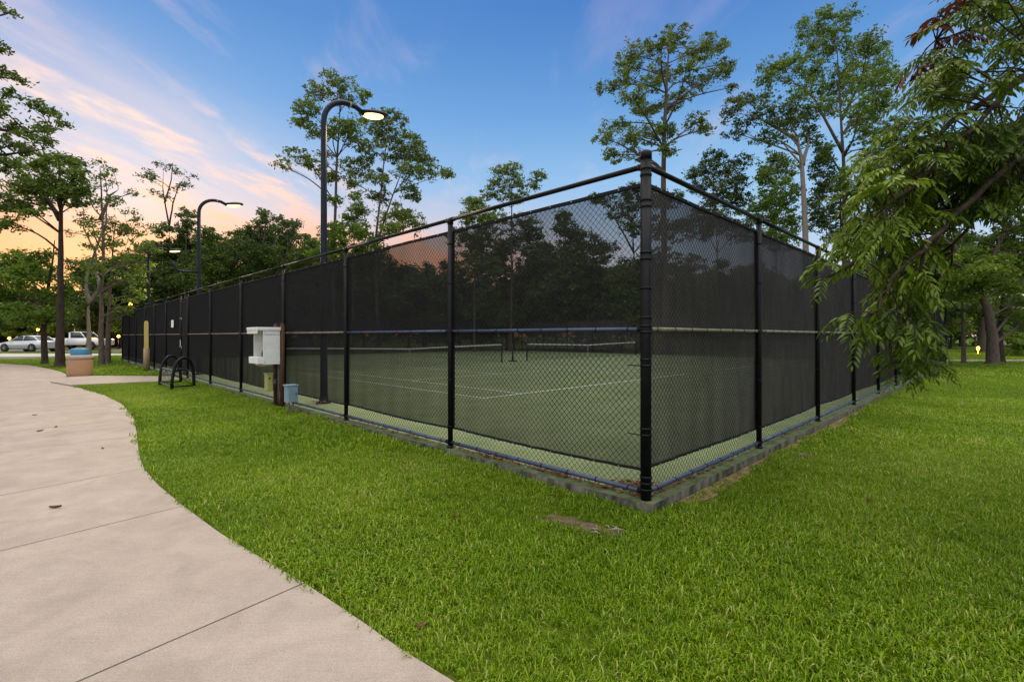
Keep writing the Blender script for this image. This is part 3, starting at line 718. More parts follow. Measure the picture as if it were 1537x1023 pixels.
# ------------------------------------------------------------------ things on the left lawn
def kiosk():
    c = P(9.0, -.34); z = gz(*c); t = thing('service_hood', 'open fronted white steel hood mounted on two brown posts by the fence', 'hood', (c.x, c.y, z), ang_L)
    # local x along the fence (away), y outward to the path
    for (x, y, h) in ((-.02, -.17, 1.88), (.38, -.17, 1.87)):
        mb = MB(); mb.tube([(x, y, -.05), (x, y, .9), (x, y, h)], .05, 12); mb.lathe([(.052, h - .02), (.05, h + .005), (0, h + .015)], (x, y, 0), 12); mb.build('post', M['brown_post'], t)
    z0, z1 = .98, 1.73; y0, y1 = -.11, .24; x0, x1 = -.04, .58
    for nm, cc, dd in (('side_panel', (x0, (y0 + y1) / 2, (z0 + z1) / 2), (.02, y1 - y0, z1 - z0)), ('side_panel', (x1, (y0 + y1) / 2, (z0 + z1) / 2), (.02, y1 - y0, z1 - z0)),
                       ('back_panel', ((x0 + x1) / 2, y0, (z0 + z1) / 2), (x1 - x0 - .022, .02, z1 - z0 - .004)), ('floor_panel', ((x0 + x1) / 2, (y0 + y1) / 2, z0 + .012), (x1 - x0 - .022, y1 - y0 - .03, .02))):
        mb = MB(); mb.box(cc, dd, bev=.004); mb.build(nm, M['cream'] if nm == 'back_panel' else M['white'], t)
    mb = MB(); mb.box((x0 - .0125, (y0 + y1) / 2, z1 - .09), (.005, y1 - y0 - .01, .008))
    for yy in (y0 + .03, y1 - .03):
        for zz in (z0 + .05, z0 + .36, z1 - .04): mb.tube([(x0 - .009, yy, zz), (x0 - .017, yy, zz)], .008, 8)
    mb.build('rivet_strip', M['conduit'], t)
    mb = MB(); mb.box(((x0 + x1) / 2, (y0 + y1 + .13) / 2, z1 + .032), (x1 - x0 + .06, y1 - y0 + .16, .07), bev=.012); mb.box(((x0 + x1) / 2, y1 + .125, z1 - .03), (x1 - x0 + .06, .016, .09), bev=.003); mb.build('canopy', M['white'], t)
    mb = MB(); mb.box(((x0 + x1) / 2, y1 + .05, z0 + .09), (x1 - x0 - .03, .12, .15), bev=.01); mb.build('front_tray', M['white'], t)
    mb = MB(); mb.box(((x0 + x1) / 2, y1 - .12, z0 - .02), (x1 - x0 - .12, .2, .03)); mb.build('underside_strip', M['yellow'], t)
    mb = MB(); mb.tube([(.06, .2, 1.12), (.06, .23, 1.2), (.06, .2, 1.3)], .02, 8); mb.box((.06, .2, 1.1), (.05, .05, .08), bev=.01); mb.build('handle', M['brown_post'], t)
    mb = MB(); mb.tube([(.18, -.16, .06), (.18, -.16, 1.02)], .022, 8); mb.tube([(.0, -.19, .62), (.38, -.19, .62)], .018, 8); mb.build('conduit', M['conduit'], t)
kiosk()
def olive_box():
    c = P(9.22, -.38); z = gz(*c); t = thing('meter_box', 'faded olive box fixed low on the brown post under the white hood', 'utility box', (c.x, c.y, z + .38), ang_L)
    mb = MB(); mb.box((0, 0, .19), (.19, .13, .38), bev=.018); mb.build('housing', M['olive'], t)
    mb = MB(); mb.box((0, .004, .385), (.205, .15, .03), bev=.006); mb.build('lid', M['olive'], t)
    mb = MB(); mb.tube([(-.097, .01, .28), (-.104, .01, .28)], .02, 10); mb.build('keyhole', M['black'], t)
    mb = MB(); mb.box((0, -.1, .2), (.08, .09, .1)); mb.build('bracket', M['conduit'], t)
olive_box()
def blue_box():
    c = P(7.95, -.36); z = gz(*c); t = thing('junction_box', 'blue grey electrical box standing on two short conduit legs in the grass', 'utility box', (c.x, c.y, z), ang_L)
    mb = MB(); mb.box((0, 0, .41), (.20, .21, .34), bev=.01); mb.build('housing', M['bluebox'], t)
    mb = MB(); mb.box((-.107, 0, .40), (.018, .19, .30), bev=.004); mb.build('door', M['bluebox'], t)
    mb = MB(); mb.box((0, .005, .592), (.23, .24, .03), bev=.006); mb.build('rain_cap', M['bluebox'], t)
    mb = MB(); mb.box((-.122, -.06, .42), (.02, .02, .05)); mb.build('latch', M['conduit'], t)
    for y in (-.04, .05):
        mb = MB(); mb.tube([(0, y, -.06), (0, y, .24)], .02, 8); mb.build('leg', M['conduit'], t)
blue_box()
def bike_rack():
    A = gp(240, 579, .02); B = gp(258, 586, .02)
    t = thing('bike_rack', 'black tubular bike rack of two arches with a bar grid, on the grass', 'bike rack', (A.x, A.y, gz(A.x, A.y)))
    d1 = (gp(289, 583, .02) - B); d1.z = 0; w = .66; d1.normalize(); s = (B - A); s.z = 0
    def arch(o, nm):
        mb = MB(); pts = []; h = 1.0; sp = [(.0, -.06), (.0, .25), (.035, .5), (.09, .74), (.17, .88), (.27, .965), (.36, .985), (.46, .95), (.555, .85), (.61, .68), (.645, .45), (.66, .2), (.66, -.06)]
        for a, z in sp: pts.append(o + d1 * a + Vector((0, 0, z)))
        mb.tube(pts, .046, 12); return mb.build(nm, M['black'], t)
    z0 = Vector((0, 0, 0))
    arch(z0, 'arch'); arch(s, 'arch')
    mb = MB()
    for k in range(9):
        u = (k + .5) / 9; q = s * u + d1 * .02
        mb.tube([q + Vector((0, 0, .12)) + d1 * .0, q + d1 * .05 + Vector((0, 0, .6)), q + d1 * .1 + Vector((0, 0, .62))], .008, 6)
    for a, z in ((.0, .12), (.06, .60)): mb.tube([d1 * a + Vector((0, 0, z)), s + d1 * a + Vector((0, 0, z))], .016, 8)
    mb.build('wheel_grid', M['conduit'], t)
    mb = MB(); mb.tube([d1 * .62 + Vector((0, 0, .55)), s + d1 * .62 + Vector((0, 0, .55))], .02, 8); mb.tube([s + d1 * .02 + Vector((0, 0, .12)), s + d1 * .65 + Vector((0, 0, .10))], .02, 8); mb.tube([d1 * .02 + Vector((0, 0, .12)), d1 * .65 + Vector((0, 0, .10))], .02, 8)
    mb.tube([s + d1 * .05 + Vector((0, 0, .5)), s + d1 * .63 + Vector((0, 0, .12))], .010, 6)
    mb.build('brace', M['black'], t)
    mb = MB(); mb.tube([s * .5 + d1 * .33 + Vector((0, 0, .56)), s * .5 + d1 * .33 + Vector((0, 0, .50))], .09, 12); mb.tube([d1 * .08 + s * .5 + Vector((0, 0, .58)), d1 * .62 + s * .5 + Vector((0, 0, .55))], .022, 8); mb.build('hub', M['black'], t)
bike_rack()
def sign_post():
    p = gp(220, 555.5, .03); t = thing('marker_post', 'tall tan post carrying a narrow faded yellow board beside the fence', 'post', (p.x, p.y, gz(p.x, p.y)), R(28))
    mb = MB(); mb.tube([(0, 0, -.05), (0, 0, .5), (0, 0, 1.02)], [.13, .125, .12], 10); mb.build('post', M['tanpost'], t)
    mb = MB(); mb.box((0, .0, 1.62), (.06, .06, 1.24)); mb.build('upright', M['barkdark'], t)
    mb = MB()
    w = .085; poly = [(-w, 0), (w, 0), (w, 1.26), (.06, 1.36), (0, 1.39), (-.06, 1.36), (-w, 1.26)]
    mb.prism(poly, -.085, -.035, 0, lambda x, y, z: Vector((x, z, .95 + y))); mb.build('board', M['yellow'], t)
sign_post()
def bin_():
    p = gp(120, 566); t = thing('litter_bin', 'round brown aggregate litter bin with grey rim and blue lid', 'litter bin', (p.x, p.y, 0.0))
    mb = MB(); mb.lathe([(.30, 0), (.35, .025), (.385, .08), (.405, .18), (.41, .30), (.41, .66), (.40, .73)], (0, 0, 0), 36); mb.build('drum', M['aggregate'], t)
    mb = MB(); mb.lathe([(.40, .731), (.425, .75), (.43, .80), (.42, .86), (.38, .90), (.30, .905), (.30, .86)], (0, 0, 0), 36); mb.build('rim', M['greyconc'], t)
    mb = MB(); mb.lathe([(.29, .80), (.295, .92), (.285, 1.13), (.26, 1.165), (.14, 1.18), (.13, 1.15)], (0, 0, 0), 32); mb.build('lid', M['bluelid'], t)
bin_()

# ------------------------------------------------------------------ parked vehicles
def wheel(parent, x, y, r, rimm):
    w = MB(); ax = Matrix.Rotation(R(90), 4, 'X').to_3x3()
    sgn = 1 if y > 0 else -1
    wo = bpy.data.objects.new('wheel', None); COL.objects.link(wo); wo.parent = parent; wo.location = (x, y, r)
    w.lathe([(r * .62, -.10), (r * .95, -.10), (r, -.07), (r, .07), (r * .95, .10), (r * .62, .10)], (0, 0, 0), 24, ax=ax); w.build('tyre', M['tyre'], wo)
    w = MB(); w.lathe([(r * .64, -.085), (r * .56, -.07), (r * .14, -.05), (r * .12, .05), (r * .56, .07), (r * .64, .085)], (0, 0, 0), 20, ax=ax)
    for k in range(5):
        a = 2 * math.pi * k / 5
        for s_ in (-1, 1): w.tube([(0, s_ * .075, 0), (r * .6 * math.cos(a), s_ * .085, r * .6 * math.sin(a))], .03, 5)
    w.build('rim', rimm, wo)
def body_loft(sections, name, m, parent, smooth=True):
    """sections: (x, half width, [(y fraction, z) ...]) mirrored into a closed ring"""
    mb = MB(); n = None
    for x, hw, prof in sections:
        ring = [Vector((x, hw * f, z)) for f, z in prof] + [Vector((x, -hw * f, z)) for f, z in prof[::-1]]
        n = len(ring); mb.v += ring
    for i in range(len(sections) - 1):
        for k in range(n):
            k2 = (k + 1) % n; mb.face((i * n + k, (i + 1) * n + k, (i + 1) * n + k2, i * n + k2), 0, smooth)
    mb.face(list(range(n))); mb.face([(len(sections) - 1) * n + k for k in range(n)][::-1])
    return mb.build(name, m, parent)
def sedan(name, label, loc, rz, paint, group=None):
    t = thing(name, label, 'car', loc, rz, group)
    def lower(zt, zb=.22): return [(.80, zb), (.97, zb + .12), (1.0, (zb + zt) / 2 + .05), (.97, zt - .06), (.86, zt)]
    S = [(2.36, .62, lower(.62, .30)), (2.28, .76, lower(.70, .24)), (1.9, .88, lower(.80)), (1.3, .91, lower(.90)), (.75, .92, lower(.97)), (0, .92, lower(.98)), (-1.0, .92, lower(1.0)), (-1.7, .91, lower(1.02)), (-2.2, .84, lower(1.0, .26)), (-2.4, .72, lower(.86, .34))]
    body_loft(S, 'body', paint, t)
    cab = lambda zt, hw: [(.985, .93), (.93, (.95 + zt) / 2 + .06), (.80, zt - .03), (.6, zt)]
    G = [(.98, .78, cab(.955, 0)), (.35, .80, cab(1.33, 0)), (.0, .80, cab(1.42, 0)), (-.7, .80, cab(1.43, 0)), (-1.2, .78, cab(1.33, 0)), (-1.85, .74, cab(1.0, 0))]
    body_loft(G, 'glasshouse', M['glass'], t)
    Rf = [(.33, .66, [(.98, 1.33), (.8, 1.36), (.4, 1.38)]), (0, .66, [(1.0, 1.41), (.8, 1.445), (.4, 1.455)]), (-.7, .66, [(1.0, 1.42), (.8, 1.455), (.4, 1.465)]), (-1.22, .64, [(1.0, 1.32), (.8, 1.355), (.4, 1.365)])]
    body_loft(Rf, 'roof', paint, t)
    for s_ in (-1, 1):
        mb = MB(); mb.tube([(.95, s_ * .76, .96), (.34, s_ * .66, 1.36)], .035, 6); mb.tube([(-1.2, s_ * .64, 1.35), (-1.85, s_ * .70, 1.0)], .05, 6); mb.tube([(-.35, s_ * .795, .97), (-.38, s_ * .70, 1.41)], .03, 6); mb.build('pillar', paint, t)
        mb = MB(); mb.box((2.16, s_ * .62, .70), (.22, .26, .12), rz=-s_ * .5, bev=.03); mb.build('headlight', M['lightlens'], t)
        mb = MB(); mb.box((-2.3, s_ * .62, .86), (.14, .26, .13), rz=s_ * .3, bev=.03); mb.build('tail_light', M['redlens'], t)
        mb = MB(); mb.box((.72, s_ * .99, 1.0), (.14, .18, .12), bev=.03); mb.build('mirror', paint, t)
        for x in (1.42, -1.38): wheel(t, x, s_ * .86, .34, M['rim'])
        for x in (1.42, -1.38):
            mb = MB(); ax = Matrix.Rotation(R(90), 4, 'X').to_3x3(); mb.lathe([(.40, -.03), (.40, .03)], (x, s_ * .895, .35), 20, ax=ax); mb.build('wheel_arch', M['tyre'], t)
    mb = MB(); mb.box((2.32, 0, .52), (.10, .95, .16), bev=.03); mb.build('grille', M['tyre'], t)
    return t
def pickup(label, loc, rz):
    t = thing('pickup_truck', label, 'pickup', loc, rz)
    lo = lambda zt, zb=.48: [(.9, zb), (1.0, zb + .1), (1.0, zt - .08), (.95, zt)]
    body_loft([(2.75, .86, lo(1.05, .5)), (2.6, .93, lo(1.12)), (1.5, .96, lo(1.17)), (1.2, .97, lo(1.2)), (-.45, .97, lo(1.2))], 'body', M['carwhite'], t)
    body_loft([(-.50, .97, lo(1.18)), (-2.0, .97, lo(1.18)), (-2.75, .95, lo(1.18, .55))], 'bed', M['carwhite'], t)
    cb = lambda zt: [(.98, 1.19), (.88, zt - .06), (.7, zt)]
    body_loft([(1.25, .93, cb(1.25)), (.65, .90, cb(1.78)), (-.1, .90, cb(1.82)), (-.42, .90, cb(1.74)), (-.46, .93, cb(1.25))], 'cab_glass', M['glass'], t)
    body_loft([(.62, .80, [(1.0, 1.77), (.8, 1.83)]), (-.1, .80, [(1.0, 1.81), (.8, 1.87)]), (-.44, .80, [(1.0, 1.75), (.8, 1.81)])], 'roof', M['carwhite'], t)
    for s_ in (-1, 1):
        mb = MB(); mb.tube([(1.2, s_ * .9, 1.2), (.63, s_ * .78, 1.8)], .04, 6); mb.box((-.35, s_ * .86, 1.48), (.16, .06, .6)); mb.build('pillar', M['carwhite'], t)
        mb = MB(); mb.box((2.68, s_ * .72, .9), (.14, .3, .2), bev=.03); mb.build('headlight', M['lightlens'], t)
        mb = MB(); mb.box((-2.72, s_ * .86, .95), (.12, .14, .36), bev=.02); mb.build('tail_light', M['redlens'], t)
        for x in (1.75, -1.65): wheel(t, x, s_ * .92, .40, M['rimtan'])
        for x in (1.75, -1.65):
            mb = MB(); ax = Matrix.Rotation(R(90), 4, 'X').to_3x3(); mb.lathe([(.48, -.03), (.48, .03)], (x, s_ * .95, .44), 20, ax=ax); mb.build('wheel_arch', M['tyre'], t)
    return t
p = at(44, 528, 44.5); sedan('parked_car', 'silver sedan parked past the lawn, nose to the picture edge', (p.x, p.y, .256), R(180 - 7), M['carsilver'])
p = at(121, 526, 50); pickup('white pickup truck parked on the lane behind the forked pale tree', (p.x, p.y, .256), R(2))
p = at(905, 527, 57); sedan('parked_car', 'pale car parked beyond the courts, glimpsed through the corner panel mesh', (p.x, p.y, gz(p.x, p.y)), R(4), M['carsilver'])

# ------------------------------------------------------------------ houses glimpsed between the trunks
def house(label, px, Y, w, d, rz, h=3.0, lamp=True, lit=True, name='brick_house', wallm='brick'):
    x = (px - CX) / F * Y; t = thing(name, label, 'house', (x, Y, gz(x, Y)), rz)
    mb = MB(); mb.box((0, 0, h / 2), (w, d, h)); mb.build('wall', M[wallm], t)
    mb = MB(); mb.prism([(-d / 2 - .5, 0), (d / 2 + .5, 0), (0, 2.4)], -w / 2 - .5, w / 2 + .5, 0, lambda a, b, c: Vector((c, a, h + b))); ro = mb.build('roof', M['roofing'], t)
    mb = MB(); mb.box((w * .25, d * .2, h + 2.1), (.7, .7, 1.3)); mb.build('chimney', M[wallm], ro)
    mb = MB(); mb.box((-w * .05, -d / 2 - .03, 1.05), (1.0, .06, 2.1)); do = mb.build('door', M['trim'], t)
    mb = MB(); mb.box((-w * .05 + .38, -d / 2 - .09, 1.0), (.06, .06, .1)); mb.build('handle', M['conduit'], do)
    for k, wx in enumerate((-.38, -.22, .14, .34)):
        mb = MB(); z0 = 1.6
        mb.box((w * wx, -d / 2 - .02, z0), (1.5, .04, 1.3)); wo = mb.build('window', M['windowglow'] if (lit and k == 2) else M['glass'], t)
        mb = MB()
        for dx in (-.78, 0, .78): mb.box((w * wx + dx, -d / 2 - .05, z0), (.08, .05, 1.4))
        for dz in (-.7, .7): mb.box((w * wx, -d / 2 - .052, z0 + dz), (1.64, .05, .08))
        mb.build('frame', M['trim'], wo)
    if lamp:
        for lx in (-.05 * w + .9, .05 * w + 3.2):
            mb = MB(); mb.lathe([(.05, -.2), (.2, -.12), (.24, .1), (.08, .28), (0, .3)], (lx, -d / 2 - .25, 2.1), 10); mb.build('porch_lamp', M['porchglow'], t)
            ld = bpy.data.lights.new('lamp_light', 'POINT'); ld.energy = 120; ld.color = (1, .5, .14); ld.shadow_soft_size = .25
            lo = bpy.data.objects.new('lamp_light', ld); COL.objects.link(lo); lo.parent = t; lo.location = (lx, -d / 2 - 1.0, 2.0)
    return t
house('red brick house with porch lamps behind the pickup, beside the fence end', 178, 72, 15, 9, R(-24))
house('low brick house with amber porch lamps behind the silver sedan', 40, 68, 14, 9, R(-30))
house('far pale house low under the trees on the lawn side', 1540, 95, 16, 9, R(26), name='suburban_house', wallm='cream', lamp=False)

# ------------------------------------------------------------------ trees
def quad_mesh(name, V, nper, tint, material):
    """V: (faces, nper, 3) corners, one loose face each"""
    me = bpy.data.meshes.new(name); nf = len(V)
    me.vertices.add(nf * nper); me.vertices.foreach_set('co', V.astype(np.float32).ravel())
    me.loops.add(nf * nper); me.loops.foreach_set('vertex_index', np.arange(nf * nper, dtype=np.int32))
    me.polygons.add(nf); me.polygons.foreach_set('loop_start', np.arange(nf, dtype=np.int32) * nper)
    me.update(calc_edges=True)
    a = me.attributes.new('tint', 'FLOAT', 'FACE'); a.data.foreach_set('value', tint.astype(np.float32))
    me.materials.append(material); return me
def leaves(rng, centers, size, droop=.25, tints=None):
    """six-cornered leaf faces turned every way around the given points"""
    n = len(centers); a = rng.uniform(0, 2 * np.pi, n); el = rng.normal(-droop, .55, n)
    d = np.stack([np.cos(a) * np.cos(el), np.sin(a) * np.cos(el), np.sin(el)], 1)
    r = rng.normal(size=(n, 3)); r[:, 2] *= .5
    u = np.cross(d, r); u /= np.linalg.norm(u, axis=1, keepdims=True) + 1e-9
    L = (size * rng.uniform(.6, 1.35, n))[:, None]; w = L * rng.uniform(.30, .46, n)[:, None]
    c = centers
    V = np.stack([c - d * L * .5, c - d * L * .15 + u * w * .5, c + d * L * .2 + u * w * .42, c + d * L * .5, c + d * L * .2 - u * w * .42, c - d * L * .15 - u * w * .5], 1)
    nrm = np.cross(d, u)
    V[:, 1] += nrm * w * .12; V[:, 5] += nrm * w * .12
    return V
def curve(a, b, n, rnd, bow=.12, up=.1):
    a = Vector(a); b = Vector(b); L = (b - a).length; pts = []
    off = Vector((rnd.uniform(-1, 1), rnd.uniform(-1, 1), rnd.uniform(-.2, 1) + up * 3)) * L * bow
    for i in range(n + 1):
        t = i / n; pts.append(a.lerp(b, t) + off * math.sin(t * math.pi) * (1 - .3 * t))
    return pts
def auto_pads(rnd, cx, cy, rx, ry, n, pr=(.18, .30), hollow=.25):
    out = []
    while len(out) < n:
        u, v = rnd.uniform(-1, 1), rnd.uniform(-1, 1); d = u * u + v * v
        if d > 1 or d < hollow * rnd.random(): continue
        k = rnd.uniform(*pr); out.append((cx + u * rx, cy + v * ry, k * rx * 1.0 + 2, k * ry * .7 + 2))
    return out
def tree(name, label, Y, stems, pads, leafm, barkm='bark', r0=.25, size=.17, dens=1.0, depth=.9, tuft=.38, per=30, seed=1, group=None, droop=.2, bare=0, tint0=.45, cat='tree'):
    """stems: pixel polylines (the first from the ground); pads: pixel ellipses (x, y, rx, ry) of foliage, each given a depth of its own"""
    rnd = random.Random(seed); rng = np.random.default_rng(seed)
    base = at(stems[0][0][0], HY + 10, Y); base.z = gz(base.x, base.y)
    t = thing(name, label, cat, base, 0, group); px = Y / F
    S = []
    wood = MB()
    for k, st in enumerate(stems):
        pts = [at(x, y, Y) for x, y in st]
        if k == 0: pts[0] = base.copy() - Vector((0, 0, .1)); pts.insert(1, base.lerp(pts[1], .12) + Vector((0, 0, 0)))
        dy = 0.0
        for i, p in enumerate(pts):
            if k: p.y += (rnd.uniform(-1, 1) * .4 + (k % 2 - .5)) * (i / len(pts)) * 1.2
        # smooth
        fine = []
        for i in range(len(pts) - 1):
            for j in range(3): fine.append(pts[i].lerp(pts[i + 1], j / 3) + Vector((rnd.uniform(-1, 1), rnd.uniform(-1, 1), 0)) * r0 * .10 * (i + j > 0))
        fine.append(pts[-1]); n = len(fine)
        ra = r0 if k == 0 else r0 * .55; rad = []
        for i in range(n):
            u = i / (n - 1); q = ra * (1 - .90 * u)
            if k == 0: q *= 1 + .55 * max(0, 1 - u * n / 2.2) ** 2
            rad.append(max(q, .012))
        wood.tube(fine, rad, 9 if k == 0 else 7); S.append((fine, rad))
    allp = [(p, r) for f, rr in S for p, r in zip(f[2:], rr[2:])]
    C = []; TI = []
    zs = [at(0, p[1], Y).z for p in pads]; ztop = max(zs) if zs else 5; zbot = min(zs) if zs else 0
    cxm = sum(p[0] for p in pads) / max(1, len(pads)); spread = max(1e-3, max(abs(p[0] - cxm) for p in pads)) if pads else 1
    for (x, y, rx, ry) in pads:
        u = (x - cxm) / spread; dp = spread * px * depth * math.sqrt(max(.05, 1 - u * u)) * rnd.uniform(-1, 1)
        c = at(x, y, Y + dp); sc = (Y + dp) / F; pk = 1.12 if Y > 36 and 480 < stems[0][0][0] < 1290 else 1.0; a, b = rx * sc * 1.12 * pk, ry * sc * 1.22 * pk
        # limb from the stem
        best = min(allp, key=lambda q: (q[0] - c).length + (3.0 * max(0, q[0].z - c.z + .25 * math.hypot(q[0].x - c.x, q[0].y - c.y))))
        Ld = (best[0] - c).length
        rl = min(best[1] * .6, .018 + .014 * Ld)
        pts = curve(best[0], c, 6, rnd, .10); wood.tube(pts, [rl * (1 - .75 * i / 6) + .006 for i in range(7)], 5, caps=False)
        nt_ = max(4, int(dens * 3.2 * a * b / (tuft * tuft) + 2))
        tone = rnd.uniform(-.22, .22)
        for k in range(nt_):
            v = rng.normal(size=3); v /= np.linalg.norm(v); rr = rnd.random() ** .45
            q = c + Vector((v[0] * a * rr, v[1] * a * .9 * rr, v[2] * b * rr))
            if rnd.random() < .75: wood.tube(curve(pts[3 + rnd.randint(0, 3)], q, 3, rnd, .12), [.012, .010, .007, .004], 3, caps=False)
            if rnd.random() < bare: continue
            tr = tuft * rnd.uniform(.55, 1.2); m = int(per * rnd.uniform(.6, 1.3))
            w = rng.normal(size=(m, 3)) * np.array([tr * .55, tr * .55, tr * .34]); C.append(np.array(q) + w)
            TI.append(np.clip(tint0 + tone + rnd.uniform(-.15, .15) + rng.normal(0, .12, m), 0, 1))
    o = Vector(base)
    wood.build('trunk', M[barkm], t, origin=o)
    if C:
        Cc = np.concatenate(C) - np.array(o); link('crown', quad_mesh('crown', leaves(rng, Cc, size * 1.22, droop), 6, np.concatenate(TI), M[leafm]), t)
    return t
BK = 'open crowned trees rising behind the courts'
tree('pine_tree', 'tall slim open tree behind the nearest lamp pole, with flat tiers reaching left', 46, [[(503, 520), (500, 400), (505, 260), (509, 190), (512, 128)]],
     [(506, 124, 22, 12), (475, 139, 16, 12), (459, 158, 17, 12), (453, 183, 14, 9), (478, 199, 19, 9), (525, 185, 16, 10), (541, 146, 14, 10), (503, 193, 16, 9), (525, 196, 17, 8), (447, 236, 26, 6), (422, 249, 12, 5), (469, 249, 22, 6), (494, 265, 16, 7), (503, 299, 9, 10), (512, 148, 14, 9), (488, 232, 10, 5), (531, 212, 12, 5)],
     'leaf_d', r0=.24, size=.21, tuft=.36, per=24, seed=2)
tree('small_tree', 'small airy tree low between the slim tall tree and its broad neighbour', 44, [[(530, 520), (530, 400), (534, 320)]], [(534, 300, 9, 12), (541, 318, 10, 12), (528, 330, 14, 12), (515, 348, 20, 14), (500, 356, 22, 14), (540, 350, 16, 14), (490, 380, 22, 14), (530, 380, 20, 14), (550, 372, 16, 12)], 'leaf_c', r0=.10, size=.22, tuft=.4, seed=3, tint0=.3)
tree('broad_tree', 'tall twin stemmed tree just right of the nearest lamp head, wide dark pads', 47, [[(568, 520), (563, 370), (574, 265), (582, 190)], [(566, 365), (590, 290), (612, 230)]],
     [(600, 177, 9, 9), (575, 174, 16, 9), (563, 185, 22, 12), (588, 205, 28, 14), (556, 224, 19, 12), (619, 218, 18, 14), (631, 236, 18, 12), (534, 252, 22, 13), (569, 265, 18, 11), (613, 255, 22, 9), (650, 258, 25, 8), (672, 260, 10, 5), (528, 274, 12, 8), (569, 296, 14, 11), (616, 286, 15, 13), (594, 324, 25, 15), (619, 336, 18, 12), (590, 345, 20, 10), (600, 236, 20, 12)],
     'leaf_d', r0=.22, size=.22, tuft=.40, per=28, seed=4)
tree('open_tree', 'small crowned tree peeping over the top rail midway along the first panels', 50, [[(767, 520), (768, 340), (768, 255)]],
     [(771, 253, 16, 7), (751, 258, 12, 8), (748, 275, 14, 8), (771, 270, 15, 8), (808, 264, 12, 7), (803, 278, 9, 5), (785, 278, 12, 6), (737, 292, 16, 7), (765, 292, 18, 8), (779, 300, 14, 8), (745, 330, 20, 12), (790, 335, 22, 12), (725, 350, 18, 14), (770, 360, 24, 14), (800, 380, 20, 14)],
     'leaf_d', r0=.2, size=.2, tuft=.36, per=26, seed=5)
tree('small_tree', 'low tree showing a rounded top over the rail just left of the small crowned tree', 48, [[(712, 520), (712, 400), (713, 310)]],
     [(701, 306, 12, 8), (717, 309, 16, 8), (728, 322, 16, 8), (706, 330, 18, 10), (695, 355, 20, 14), (722, 362, 22, 14), (700, 390, 24, 14), (738, 395, 18, 14)], 'leaf_d', r0=.14, size=.2, tuft=.36, seed=6)
tree('tall_pine_tree', 'very tall open tree standing straight behind the fence corner post', 45, [[(1000, 520), (996, 290), (997, 190), (1001, 115), (1006, 55)]],
     [(1010, 56, 23, 13), (993, 70, 22, 13), (950, 82, 20, 13), (940, 98, 18, 11), (1059, 70, 24, 9), (1083, 68, 10, 8), (1089, 96, 12, 11), (1046, 83, 22, 12), (1076, 113, 16, 8), (1046, 126, 20, 10), (920, 130, 24, 7), (940, 116, 18, 7), (950, 146, 22, 10), (993, 110, 20, 14), (993, 160, 22, 10), (966, 163, 18, 10), (926, 183, 18, 8), (907, 206, 14, 10), (940, 206, 22, 10), (973, 200, 22, 12), (1003, 196, 16, 10), (1046, 183, 20, 8), (1057, 195, 12, 6), (920, 233, 16, 9), (1000, 226, 11, 10), (1101, 131, 7, 4), (1020, 150, 16, 9), (976, 128, 16, 10), (1030, 105, 16, 9), (955, 232, 14, 8)],
     'leaf_d', r0=.38, size=.20, tuft=.36, per=26, seed=7)
tree('forked_tree', 'tall tree with a bare forked pale trunk to the right of the corner post', 38, [[(1212, 520), (1209, 340), (1204, 247), (1197, 205), (1180, 175)], [(1205, 248), (1216, 212), (1218, 180)], [(1197, 210), (1150, 188), (1120, 170)]],
     [(1093, 173, 14, 8), (1106, 153, 16, 8), (1103, 200, 15, 8), (1133, 150, 20, 10), (1146, 206, 18, 7), (1153, 163, 22, 10), (1169, 182, 20, 10), (1192, 160, 22, 13), (1172, 210, 16, 6), (1214, 206, 12, 16), (1192, 186, 18, 9), (1222, 168, 18, 12), (1125, 180, 16, 7)],
     'leaf_b', 'barkpale', r0=.32, size=.19, tuft=.36, per=26, seed=8)
tree('tall_tree', 'tallest leafy tree behind the lawn side fence, topping the forked one beside it', 40, [[(1268, 520), (1267, 270), (1262, 170), (1256, 60)], [(1266, 230), (1225, 150), (1200, 110)], [(1263, 180), (1290, 120), (1310, 62)]],
     [(1206, 42, 13, 13), (1242, 35, 18, 14), (1272, 27, 16, 14), (1309, 67, 18, 16), (1319, 93, 18, 14), (1289, 80, 20, 16), (1252, 67, 22, 15), (1222, 72, 22, 16), (1179, 95, 18, 12), (1159, 100, 16, 10), (1149, 120, 14, 10), (1192, 105, 22, 12), (1219, 108, 22, 13), (1259, 113, 24, 14), (1292, 120, 24, 16), (1319, 126, 24, 14), (1334, 116, 16, 12), (1212, 135, 20, 12), (1252, 140, 22, 12), (1285, 160, 22, 12), (1309, 163, 22, 14), (1242, 160, 18, 10), (1292, 182, 20, 11), (1239, 226, 14, 13), (1269, 273, 18, 26), (1240, 20, 12, 8), (1330, 150, 18, 12), (1300, 200, 22, 12), (1320, 230, 24, 14), (1345, 190, 20, 14)],
     'leaf_c', 'bark', r0=.26, size=.19, tuft=.38, per=28, seed=9, tint0=.3)
tree('small_tree', 'slender rounded tree over the lawn side fence rail, nearest the corner post', 43, [[(1078, 520), (1076, 380), (1074, 240)], [(1076, 330), (1050, 280), (1028, 250)]],
     [(1073, 238, 17, 10), (1060, 258, 20, 12), (1093, 262, 22, 13), (1113, 243, 12, 9), (1090, 288, 22, 12), (1052, 280, 18, 9), (1105, 300, 18, 12), (1070, 305, 18, 12), (1112, 270, 12, 10), (1040, 262, 10, 8), (1085, 330, 24, 14), (1060, 345, 24, 14), (1110, 345, 22, 14)], 'leaf_b', r0=.13, size=.19, tuft=.34, per=26, seed=10)
